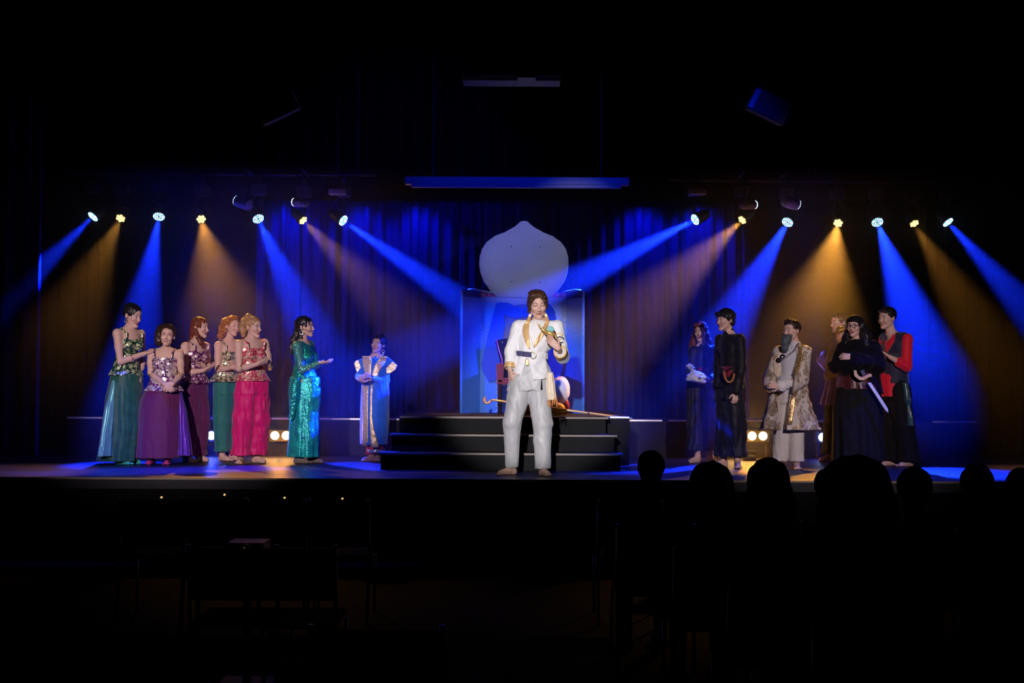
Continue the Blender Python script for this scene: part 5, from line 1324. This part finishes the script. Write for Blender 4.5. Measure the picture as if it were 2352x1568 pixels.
# rolled cloth swags along the top edges
M_rope = fabric('pale_lilac_roll', (.60, .56, .68), .5, .3)
for us in ([(1075, 665), (1092, 664), (1106, 668), (1122, 671), (1132, 671)], [(1290, 670), (1305, 669), (1320, 666), (1335, 667)]):
    MB().tube([Q(u, v, YPL - .05 if 1104 < u < 1307 else YPL - .17) for u, v in us], [.010, .013, .013, .012, .010][:len(us)], 8).build('rolled_trim', M_rope, pal, True)
# arch: brown doorway, white loops, blue drapes
def arc(cx, hw, zb, zs, n=20, pointed=.0):
    pts = [(cx - hw, zb), (cx - hw, zs)]
    for i in range(1, n): 
        t = PI - PI * i / n; pts.append((cx + hw * math.cos(t), zs + hw * math.sin(t) * (1 + pointed)))
    return pts + [(cx + hw, zs), (cx + hw, zb)]
cx = Q(1207, 0).x; hw = Q(1262, 0).x - cx; zs_ = Q(0, 745).z
MB().prism(arc(cx, hw, ZD, zs_, 20, -.05), YPL - .008, YPL).build('arch_doorway', M_taupe, pal)
lp = MB(); hw2 = hw + .012
path = [(cx - hw2, ZD + .02 + i * (zs_ - ZD) / 14, -1, 0) for i in range(15)] + [(cx + hw2 * math.cos(t), zs_ + hw2 * math.sin(t) * .95, math.cos(t), math.sin(t)) for t in np.linspace(PI, 0, 19)[1:]] + [(cx + hw2, zs_ - i * (zs_ - ZD) / 14, 1, 0) for i in range(1, 14)]
for (x, z, nx, nz_) in path:
    tx, tz = -nz_, nx
    lp.tube([(x + nx * (.030 * math.sin(t)) + tx * .020 * math.cos(t), YPL - .014, z + nz_ * .030 * math.sin(t) + tz * .020 * math.cos(t)) for t in np.linspace(-.2, PI + .2, 9)], .0028, 4)
lp.build('looped_border', M_cream2, pal)
sc_ = MB()
for sx in (-1, 1):
    for k in range(9):
        x0_ = cx + sx * (.12 + .042 * k); z0_ = Q(0, 697).z + .012 * math.sin(k * 2.1) + .03 * (k > 5)
        sc_.tube([(x0_ + .018 * (1 - t / 5) * math.cos(t), YPL - .006, z0_ + .018 * (1 - t / 5) * math.sin(t)) for t in np.linspace(0, 4.5, 10)], .002, 4)
sc_.build('scroll_ornament', M_cream2, pal)
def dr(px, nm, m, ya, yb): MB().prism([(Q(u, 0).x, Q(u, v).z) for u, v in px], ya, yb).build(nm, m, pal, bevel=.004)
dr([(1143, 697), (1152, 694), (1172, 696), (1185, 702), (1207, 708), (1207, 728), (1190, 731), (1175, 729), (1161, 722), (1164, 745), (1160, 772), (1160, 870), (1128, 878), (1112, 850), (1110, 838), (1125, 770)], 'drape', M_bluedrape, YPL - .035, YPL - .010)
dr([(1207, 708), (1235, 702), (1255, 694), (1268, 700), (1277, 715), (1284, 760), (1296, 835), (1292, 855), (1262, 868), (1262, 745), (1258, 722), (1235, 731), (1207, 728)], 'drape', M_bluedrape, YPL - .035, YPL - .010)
# onion dome
YD = YPL - .02
half = [(0, 507), (8, 509), (22, 521), (45, 534), (66, 542), (85, 556), (96, 572), (101, 590), (102, 608), (99, 628), (91, 648), (78, 666), (61, 683)]
out = [(Q(1206 + h, 0, YD).x, Q(1206, v, YD).z) for h, v in half] + [(Q(1206 - h, 0, YD).x, Q(1206, v, YD).z) for h, v in half[1:][::-1]]
MB().prism(out, YD - .02, YD).build('onion_dome', M_dome, pal, bevel=.003)
mo = MB()
for (u, v) in ((1174, 566), (1241, 567), (1175, 647), (1240, 648)): mo.lathe([(.001, .004), (.006, .002), (.007, 0)], Q(u, v, YD - .02), Matrix.Rotation(PI / 2, 3, 'X'), 8)
mo.build('screw_heads', M_black, pal)
MB().bb((cx - .03, YPL + .03, ZD), (cx + .03, YPL + .07, Q(0, 560).z)).build('rear_brace', mat('raw_timber', (.25, .16, .09), .8), pal)
for sx in (-.55, .55): MB().bb((cx + sx - .02, YPL + .03, ZD), (cx + sx + .02, YPL + .45, ZD + .04)).build('foot', bpy.data.materials['raw_timber'], pal)

# ------------------------------------------------------------------ throne and things around it
YT = 2.45
M_red = fabric('dark_red_velvet', (.16, .006, .03), .6, .4); M_dark = mat('dark_throne_wood', (.010, .008, .03), .85, spec=.1)
tx_ = P(1198, 0, YT).x
th = empty('throne', (tx_, YT, ZD), 'dark throne with red velvet arms standing in front of the palace arch', 'throne')
def T(u, v, dy=0): return P(u, v, YT + dy)
MB().prism([(T(1141, 0).x, T(0, 777).z), (T(1146, 0).x, T(0, 773).z), (T(1200, 0).x, T(0, 765).z), (T(1250, 0).x, T(0, 773).z), (T(1256, 0).x, T(0, 777).z), (T(1244, 0).x, T(0, 835).z), (T(1240, 0).x, ZD + .38), (T(1157, 0).x, ZD + .38), (T(1154, 0).x, T(0, 830).z)], YT + .22, YT + .27).build('backrest', M_dark, th, bevel=.008)
MB().tube([T(1140, 778, .21), T(1145, 800, .21), T(1153, 825, .21), T(1156, 850, .21)], .010, 8).build('back_edge', mat('violet_edge', (.30, .04, .30), .35, spec=.6), th, True)
MB().bb((tx_ - .27, YT - .22, ZD + .34), (tx_ + .27, YT + .24, ZD + .42)).build('seat', M_red, th, bevel=.02)
for sx, u in ((-1, 1153), (1, 1245)):
    x = T(u, 0).x
    MB().prism([(x - .035, ZD + .36), (x - .045, T(0, 831).z), (x + .02, T(0, 828).z), (x + .045, T(0, 835).z), (x + .035, ZD + .36)], YT - .22, YT + .22).build('armrest', M_red, th, bevel=.012)
    for y in (-.2, .2): MB().cyl((x, YT + y, ZD), (x, YT + y, ZD + .35), .022, .030, 10).build('leg', M_dark, th, True)
MB().lathe([(.001, .004), (.010, .002), (.012, 0)][::-1], T(1154, 786, .215), Matrix.Rotation(PI / 2, 3, 'X'), 8).build('star_stud', M_silver, th)

# cobra-headed staff leaning over the platform
M_staff = mat('gold_painted_staff', (.62, .44, .26), .4, .3, .5)
YS = 1.15
sf0, sf1 = P(1130, 918, 1.9), P(1452, 962, YP + TR + .06)
sf = empty('snake_head_staff', sf1, 'long pale gold staff with a curled snake head, lying slanted over the platform', 'staff')
MB().tube([sf0, sf0.lerp(sf1, .5), sf1], [.011, .012, .012], 10).build('shaft', M_staff, sf, True)
MB().tube([sf0.lerp(sf1, .69), sf0.lerp(sf1, .70)], .016, 10).build('joint_ring', mat('dark_ring', (.03, .03, .03), .4), sf, True)
hd = [(1130, 918), (1126, 922), (1121, 926), (1115, 925), (1112, 919), (1113, 914), (1115, 911)]
MB().tube([P(u, v, 1.9) for u, v in hd], [.011, .013, .014, .015, .017, .015, .006], 10).build('snake_head', mat('copper_paint', (.60, .28, .16), .35, .5), sf, True)
# white bolster cushion, fruit and fabrics on the platform beside the throne
def blob(name, label, cat, c, r, m, seed=1, amp=.01, sc=8, group=None, R=None, extra=None):
    c = npv(c) if not isinstance(c, np.ndarray) else c; mr = max(r) + .06
    F = Field(c - mr, c + mr, max(.005, max(r) / 30)); F.ell(c, r, R, .02)
    if extra: extra(F, c)
    F.warp(hair_fn(amp, sc, seed, 1)); o = F.mesh(name, m, None, None, V(c[0], c[1], c[2] - r[2])); return tag(o, label, cat, group)
YB2 = 2.12
M_fluff = fabric('white_plush', (.66, .64, .66), .9, .6)
pc = P(1283, 897, YB2)
blob('cushion', 'big white plush cushion propped beside the throne', 'cushion', pc, [.125, .13, .165], M_fluff, 3, .010, 7, R=np.array(Matrix.Rotation(.25, 3, 'Y')))
M_yel = mat('yellow_fruit_skin', (.62, .42, .10), .5, 0, .4, noise=(20, (.55, .32, .06))); M_rfr = mat('dark_red_fruit_skin', (.28, .01, .03), .4); M_tq = mat('turquoise_beads', (.02, .35, .36), .3)
def rest(px, r, Y): q = P(px, 950, Y); return V(q.x, q.y, ZD + r)
blob('pumpkin', 'round yellow fruit on the platform under the white cushion', 'fruit', rest(1281, .072, 1.98), [.085, .08, .072], M_yel, 5, .004, 9)
blob('dark_fruit', 'dark red fruit behind the yellow one on the platform', 'fruit', V(P(1298, 0, 2.2).x, 2.2, ZD + .10), [.07, .07, .10], M_rfr, 6, .004, 9)
b_ = MB()
for i in range(26):
    a = i * .75; b_.lathe([(.001, -.014), (.011, -.008), (.014, 0), (.011, .008), (.001, .014)], (P(1266, 0, 1.99).x + .012 * math.cos(a * 2), 1.99 + .03 * math.sin(a), ZD + .015 + .0045 * i), None, 8)
tag(b_.build('bead_string', M_tq, None, True), 'heap of turquoise beads beside the yellow fruit', 'beads')
M_carp = brocade('red_black_patterned_rug', (.30, .01, .04), (.02, .04, .06), 14, .5, .7, True, 0)
blob('folded_rug', 'bundled red and dark patterned rug on the platform between his legs', 'rug', V(P(1222, 0, 2.0).x, 2.0, ZD + .085), [.15, .10, .085], M_carp, 8, .012, 10)
MB_c = blob('dark_red_cushion', 'dark red cushion on the platform under the white one', 'cushion', V(P(1262, 0, 2.24).x, 2.24, ZD + .07), [.10, .09, .07], M_red, 9, .006, 9)

# ------------------------------------------------------------------ overhead: screen housing, back row of lamps, loudspeakers
YSc = 1.2
M_case = mat('white_screen_case', (.30, .30, .32), .5)
a, b = P(930, 418, YSc), P(1445, 418, YSc)
sc = empty('projection_screen_case', ((a.x + b.x) / 2, YSc, a.z), 'long retracted projector screen housing hanging above the stage', 'screen housing')
zt_, zb_ = P(1188, 406, YSc).z, P(1188, 423, YSc).z
MB().bb((a.x, YSc, zb_), (b.x, YSc + .12, zt_)).build('case', M_case, sc, bevel=.004)
MB().bb((P(947, 0, YSc).x, YSc + .015, P(1188, 430, YSc).z), (P(1428, 0, YSc).x, YSc + .09, zb_)).build('screen_roll', M_case, sc, bevel=.006)
for x in (a.x + .3, b.x - .3): MB().cyl((x, YSc + .06, zt_), (x, YSc + .06, 6.2), .008, n=8).build('hanging_wire', M_lbody, sc)
# lighting bar the lamps hang from
M_bar = mat('black_steel_tube', (.02, .02, .022), .5, .6)
zb3 = P(1176, 500, LY).z + .53
bar = MB().cyl((P(150, 500, LY).x, LY + .05, zb3 + .02), (P(860, 500, LY).x, LY + .05, zb3 + .02), .025).build('lighting_bar', M_bar); tag(bar, 'black steel lighting bar carrying the lamps above the women', 'lighting bar')
bar = MB().cyl((P(1540, 500, LY).x, LY + .05, zb3 - .02), (P(2240, 500, LY).x, LY + .05, zb3 - .05), .025).build('lighting_bar', M_bar); tag(bar, 'black steel lighting bar carrying the lamps above the pirates', 'lighting bar')
for px in (240, 500, 820, 1580, 1860, 2140):
    q = P(px, 500, LY); tag(MB().cyl((q.x, LY + .05, zb3 - .05), (q.x, LY + .05, 6.2), .012, n=8).build('drop_rod', M_bar), 'black drop rod ' + {240: 'holding the bar between the two outer blue lamps on the women\'s side', 500: 'holding the bar above the amber lamp over the plum costumes', 820: 'holding the inner end of the bar on the women\'s side', 1580: 'holding the inner end of the bar on the pirates\' side', 1860: 'holding the middle of the bar on the pirates\' side', 2140: 'holding the outer end of the bar on the pirates\' side'}[px], 'rod')
def side_lamp(px, py, tx, ty, label, r=.075, L=.22):
    YL = LY - .35
    p_ = P(px, py, YL); q = P(tx, ty, YL - .12); d = (p_ - q).normalized()
    t = empty('par_lamp', q + Vector((0, 0, .3)), label, 'stage light', 'second row lamps seen from the side')
    R_ = d.to_track_quat('Z', 'X').to_matrix()
    MB().lathe([(r * .4, -L), (r * .9, -L * .95), (r, -L * .6), (r, -.01), (r * .92, 0), (r * .3, -.01)], p_, R_, 24).build('can', mat('grey_lamp_can', (.10, .10, .11), .4, .3), t)
    for k in range(12):
        a = k * PI / 6
        MB().lathe([(.001, .014), (.012, .010), (.014, 0)][::-1], p_ + R_ @ Vector((r * .72 * math.cos(a), r * .72 * math.sin(a), .002)), R_, 8).build('led_lens', M_ledw, t)
    c = q.lerp(p_, .4); b_ = MB()
    for s_ in (-1, 1): b_.tube([c + Vector((0, s_ * (r + .012), -.02)), c + Vector((.0, s_ * (r + .012), .16)), c + Vector((0, 0, .17))], .008, 6)
    b_.build('yoke', M_lbody, t)
    MB().cyl(c + Vector((0, 0, .17)), Vector((c.x, c.y, zb3 - .02)), .012, n=8).build('hanger', M_lbody, t)
    MB().cyl((c.x, c.y - .04, zb3), (c.x, LY + .05, zb3), .018).build('side_arm', M_bar, t)
    return t
side_lamp(545, 461, 578, 474, 'lamp can tilted up and outwards above the blue lamp over the magenta trousers')
side_lamp(677, 464, 705, 466, 'lamp can lying level beside the amber lamp near the curtain, women\'s side', .055)
side_lamp(1733, 470, 1696, 472, 'lamp can lying level beside the amber lamp near the curtain, pirates\' side', .055)
side_lamp(1830, 469, 1795, 460, 'lamp can tilted up and outwards above the two black-clad youths')
def sensor_box(px, label):
    q = P(px, 440, LY - .3); t = MB().bb((q.x - .11, LY - .33, P(px, 446, LY - .3).z), (q.x + .11, LY - .2, P(px, 434, LY - .3).z)).build('dimmer_box', mat('grey_box_paint', (.16, .16, .17), .5), bevel=.01)
    tag(t, label, 'dimmer box')
    MB().cyl((q.x, LY - .26, P(px, 434, LY - .3).z), (q.x, LY - .26, 6.2), .01, n=8).build('rod', M_bar, t)
sensor_box(775, 'small faint blue box above the inner narrow-beam lamp, women\'s side'); sensor_box(1603, 'small faint blue box above the inner narrow-beam lamp, pirates\' side')
def speaker(px, py, sx, label):
    c = P(px, py, -1.5); t = empty('loudspeaker', c, label, 'loudspeaker', 'hanging loudspeakers')
    R_ = Matrix.Rotation(sx * -.45, 3, 'Y') @ Matrix.Rotation(.2, 3, 'X')
    MB().box(c, (.34, .30, .20), R_).build('cabinet', mat('dark_cabinet', (.03, .03, .034), .6), t, bevel=.01)
    MB().box(c + R_ @ Vector((sx * .155, -.02, .0)), (.05, .27, .17), R_).build('side_grille', mat('grey_grille', (.30, .30, .32), .6), t, bevel=.005)
    MB().box(c + Vector((0, .1, .16)), (.10, .08, .10)).build('bracket', M_lbody, t, bevel=.005)
    MB().cyl(c + Vector((0, .1, .2)), Vector((c.x, c.y + .1, 6.2)), .015, n=8).build('hanging_pole', M_bar, t)
speaker(636, 245, 1, 'dark loudspeaker hanging high in the hall on the women\'s side'); speaker(1766, 245, -1, 'dark loudspeaker hanging high in the hall on the pirates\' side')
# crystal-like fitting faintly glinting under the ceiling
cf = P(1140, 172, -4); t = empty('ceiling_projector', cf, 'faintly glinting projector tray hanging from the ceiling in the middle', 'projector')
MB().bb((P(1062, 0, -4).x, -4.05, cf.z - .012), (P(1190, 0, -4).x, -3.9, cf.z - .004)).build('tray', M_black, t); MB().bb((P(1232, 0, -4).x, -4.05, cf.z - .012), (P(1290, 0, -4).x, -3.9, cf.z - .004)).build('tray', M_black, t)
MB().bb((P(1062, 0, -4).x, -3.95, cf.z - .004), (P(1290, 0, -4).x, -3.7, cf.z + .02)).build('crossbar', M_lbody, t)
MB().bb((P(1090, 0, -4).x, -3.98, cf.z + .02), (P(1178, 0, -4).x, -3.6, cf.z + .09)).build('body', M_lbody, t, bevel=.01)
MB().cyl((cf.x, -3.8, cf.z + .08), (cf.x, -3.8, 6.2), .02, n=10).build('ceiling_pole', M_bar, t)

# ------------------------------------------------------------------ floor lights behind the cast
YF = YB - .22
M_hot = mat('hot_amber_lens', (1, .8, .5), .3, emit=(1.0, .62, .22), strength=22); M_hotb = mat('hot_blue_lens', (.6, .7, 1), .3, emit=(.35, .5, 1.0), strength=16)
def floor_bar(pxs, py, blue, label, back=0.0):
    Y = YF + back; x0_, x1_ = P(pxs[0], py, Y).x, P(pxs[-1], py, Y).x; z = P(pxs[0], py, Y).z
    t = empty('floor_light_bar', ((x0_ + x1_) / 2, Y + .06, 0), label, 'floor light', 'floor light bars behind the cast')
    MB().bb((x0_ - .09, Y + .01, z - .075), (x1_ + .09, Y + .10, z + .075)).build('housing', M_lbody, t, bevel=.01)
    for x in (x0_ - .05, x1_ + .05):
        MB().bb((x - .012, Y + .02, 0), (x + .012, Y + .09, z - .07)).build('stand', M_lbody, t)
        MB().bb((x - .03, Y - .05, 0), (x + .03, Y + .12, .015)).build('foot', M_lbody, t)
    for px in pxs:
        c = P(px, py, Y); MB().lathe([(.001, .012), (.030, .010), (.050, 0), (.052, -.008)][::-1], c, Matrix.Rotation(PI / 2, 3, 'X'), 20).build('lens', M_hotb if blue else M_hot, t, True)
    cc = Vector(((x0_ + x1_) / 2, Y - .05, z))
    s_ = spot('floor_glow', cc, cc + Vector((.16, -.25, 1)), BLUE if blue else (1, .30, .015), FLB if blue else FLA, 62, 1, .10)
    s_.parent = t; s_.matrix_parent_inverse = parent_inv(t)
    l = bpy.data.lights.new('floor_flare', 'POINT'); l.color = BLUE if blue else (1, .34, .02); l.energy = 34 if blue else 20; l.shadow_soft_size = .04
    o = bpy.data.objects.new('floor_flare', l); C.objects.link(o); o.location = cc; o.parent = t; o.matrix_parent_inverse = parent_inv(t)
    return t
FLA, FLB = 420, 2400
floor_bar([470, 485], 1000, True, 'blue floor light shining out between the plum and teal trousers')
floor_bar([606, 631, 657, 683], 1000, False, 'amber floor light bar between the magenta trousers and the teal dress')
floor_bar([1678, 1703, 1728, 1753], 1001, False, 'amber floor light bar between the black-clad youth and the sultan')
floor_bar([1890, 1915], 1004, True, 'blue floor light shining out between the sultan and the pirates')
# clamp and cable seen under the amber bar
tag(MB().cyl(P(1712, 1038, YF - .3), P(1737, 1039, YF - .3), .022).cyl(P(1708, 1036, YF - .3), P(1712, 1040, YF - .3), .035).bb(P(1706, 1046, YF - .26) , P(1736, 1062, YF - .36)).build('floor_fixture', M_lbody, None, False), 'small grey cylindrical fixture on the floor below the amber light bar', 'stage fixture')

# ------------------------------------------------------------------ hall: spectators and chairs
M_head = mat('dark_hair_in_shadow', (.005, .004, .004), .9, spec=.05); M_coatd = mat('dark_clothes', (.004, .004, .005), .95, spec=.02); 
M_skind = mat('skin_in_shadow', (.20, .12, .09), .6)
M_seat = mat('chair_seat_plastic', (.10, .006, .006), .8, spec=.05); M_seatd = mat('chair_seat_dark', (.004, .004, .005), .9, spec=.02)
def chair(x, y, label, seat=None):
    t = empty('stacking_chair', (x, y, HZ), label, 'chair', 'rows of stacking chairs in the hall')
    s_ = seat or M_seatd
    MB().bb((x - .22, y - .21, HZ + .43), (x + .22, y + .21, HZ + .465)).build('seat', s_, t, bevel=.012)
    MB().bb((x - .21, y - .255, HZ + .58), (x + .21, y - .225, HZ + .84)).build('backrest', s_, t, bevel=.012)
    for sx in (-1, 1):
        X = x + sx * .22
        MB().tube([(X, y + .2, HZ), (X, y + .18, HZ + .42)], .011, 8).build('leg', M_chrome, t, True)
        MB().tube([(X, y - .28, HZ), (X, y - .2, HZ + .42), (X, y - .26, HZ + .86)], .011, 8).build('leg', M_chrome, t, True)
    return t
def spectator(px, py, wpx, label, Y, hair_w=1.0, long=False, scalef=1.0):
    top = P(px, py, Y); r = wpx / S(Y) / 2
    hz_ = min(max(r / .085, .85), 1.35); c = npv(top) - V(0, 0, .12 * hz_)
    base = V(c[0], Y, HZ)
    F = Field(V(c[0] - .42, Y - .32, HZ + .3), V(c[0] + .42, Y + .62, c[2] + .18), .012)
    sh = c[2] - .30
    F.ell(c, [.072, .09, .10], None, .01); F.cap(c - V(0, 0, .05), V(c[0], Y, sh + .06), .052, .055, .02)
    F.cap(V(c[0] - .16, Y, sh), V(c[0] + .16, Y, sh), .065, .065, .05)
    F.ell(V(c[0], Y, sh - .2), [.19, .12, .25], None, .04); F.ell(V(c[0], Y + .03, HZ + .54), [.20, .17, .11], None, .04)
    for sx in (-1, 1):
        F.cap(V(c[0] + sx * .19, Y, sh - .02), V(c[0] + sx * .24, Y + .05, sh - .28), .05, .045, .02); F.cap(V(c[0] + sx * .24, Y + .05, sh - .28), V(c[0] + sx * .10, Y + .28, HZ + .62), .042, .035, .02)
        F.cap(V(c[0] + sx * .09, Y, HZ + .54), V(c[0] + sx * .11, Y + .44, HZ + .54), .085, .065, .02)
        F.cap(V(c[0] + sx * .11, Y + .44, HZ + .52), V(c[0] + sx * .11, Y + .44, HZ + .31), .06, .05, .02)
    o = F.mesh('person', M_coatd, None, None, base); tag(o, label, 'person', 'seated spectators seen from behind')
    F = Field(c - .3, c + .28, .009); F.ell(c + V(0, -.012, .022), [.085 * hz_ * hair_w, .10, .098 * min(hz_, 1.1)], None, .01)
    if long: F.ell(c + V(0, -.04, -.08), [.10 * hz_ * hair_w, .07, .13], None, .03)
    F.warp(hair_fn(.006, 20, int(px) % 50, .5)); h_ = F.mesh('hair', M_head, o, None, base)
    for sx in (-1, 1):   # lower legs
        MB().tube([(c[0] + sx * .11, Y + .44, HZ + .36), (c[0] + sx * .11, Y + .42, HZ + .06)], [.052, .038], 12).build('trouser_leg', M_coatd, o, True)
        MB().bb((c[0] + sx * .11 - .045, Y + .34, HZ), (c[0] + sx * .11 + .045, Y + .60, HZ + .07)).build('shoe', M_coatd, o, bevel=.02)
    chair(c[0], Y - .02, 'dark chair carrying the ' + label)
    return o
spectator(1495, 1033, 62, 'spectator whose head stands out beside the steps', -4.6)
spectator(1632, 1046, 98, 'spectator in front of the youths in black', -5.6, 1.0, True)
spectator(1764, 1046, 98, 'spectator in front of the sultan', -6.4, 1.0, True)
spectator(1962, 1030, 128, 'large-haired spectator in front of the pirates', -7.2, 1.25, True)
spectator(2098, 1068, 78, 'low spectator before the youth in red sleeves', -5.0)
spectator(2242, 1062, 72, 'spectator alone near the far wall', -4.8)
spectator(2345, 1072, 66, 'spectator cut by the edge of view', -4.7)
spectator(1900, 1075, 62, 'short spectator between two taller heads', -4.4)
for i, (px, Y, lb) in enumerate([(370, -3.2, 'empty chair below the tall woman in green'), (515, -3.2, 'empty chair below the magenta trousers'), (653, -3.2, 'empty chair below the teal dress'), (785, -3.2, 'empty chair below the royal blue robe'),
                    (562, -5.6, 'empty chair in the nearer row, women\'s side'), (690, -5.6, 'empty chair in the nearer row, left of the red one'), (1440, -3.2, 'empty chair in front of the steps')]):
    chair(P(px, 1140, Y).x, Y, lb)
cr_ = P(885, 1297, -7.6); chair(cr_.x, cr_.y, 'chair with dull red back, nearest to the camera', M_seat)
# made-up studs whose glow imitates glints, and one indicator lamp
M_tiny = mat('amber_point', (1, .7, .3), .4, emit=(1.0, .62, .22), strength=1.2)
for u, v, lb in ((370, 1142, 'below the tall woman in green'), (515, 1136, 'below the ginger woman'), (653, 1143, 'below the teal dress'), (786, 1145, 'below the royal blue robe'), (1806, 1144, 'below the sultan')):
    c = P(u, v, YE - .0); tag(MB().lathe([(.001, .006), (.007, .004), (.009, -.022)][::-1], c, Matrix.Rotation(PI / 2, 3, 'X'), 10).build('glint_stud', M_tiny), 'tiny glowing amber stud standing in for a glint on the stage front ' + lb, 'glint', 'tiny studs on the stage front')
c = P(562, 1260, -5.3); t = MB().lathe([(.001, .004), (.006, .003), (.007, -.01)][::-1], c, Matrix.Rotation(PI / 2, 3, 'X'), 10).build('indicator_lamp', M_tiny)
bx_ = MB().bb((c.x - .10, -5.29, c.z - .05), (c.x + .10, -5.1, c.z + .03)).bb((c.x - .02, -5.22, HZ), (c.x + .02, -5.18, c.z - .05)).bb((c.x - .15, -5.35, HZ), (c.x + .15, -5.05, HZ + .02)).build('power_box', M_lbody); tag(bx_, 'dark power box on a stand in the hall with a small amber indicator', 'power box')
t.parent = bx_; t.matrix_parent_inverse = parent_inv(bx_)
# scraps lying on the stage floor
for (u, v) in ((182, 1068), (85, 1056), (700, 1078), (640, 1058), (2157, 1074), (515, 1070), (2183, 1090)):
    q = G(u, v); a = rng.random() * 3; tag(MB().box((q.x, q.y, .003), (.03, .018, .004), Matrix.Rotation(a, 3, 'Z')).build('paper_scrap', mat('pale_scrap', (.45, .42, .42), .7)), 'pale scrap of paper lying on the stage floor ' + {182: 'near the stage edge, women\'s side', 85: 'farthest out on the women\'s side', 700: 'in front of the teal dress', 640: 'between magenta trousers and teal dress', 2157: 'beyond the youth in red sleeves', 515: 'in front of the teal trousers', 2183: 'at the stage edge, pirates\' side'}[u], 'scrap')
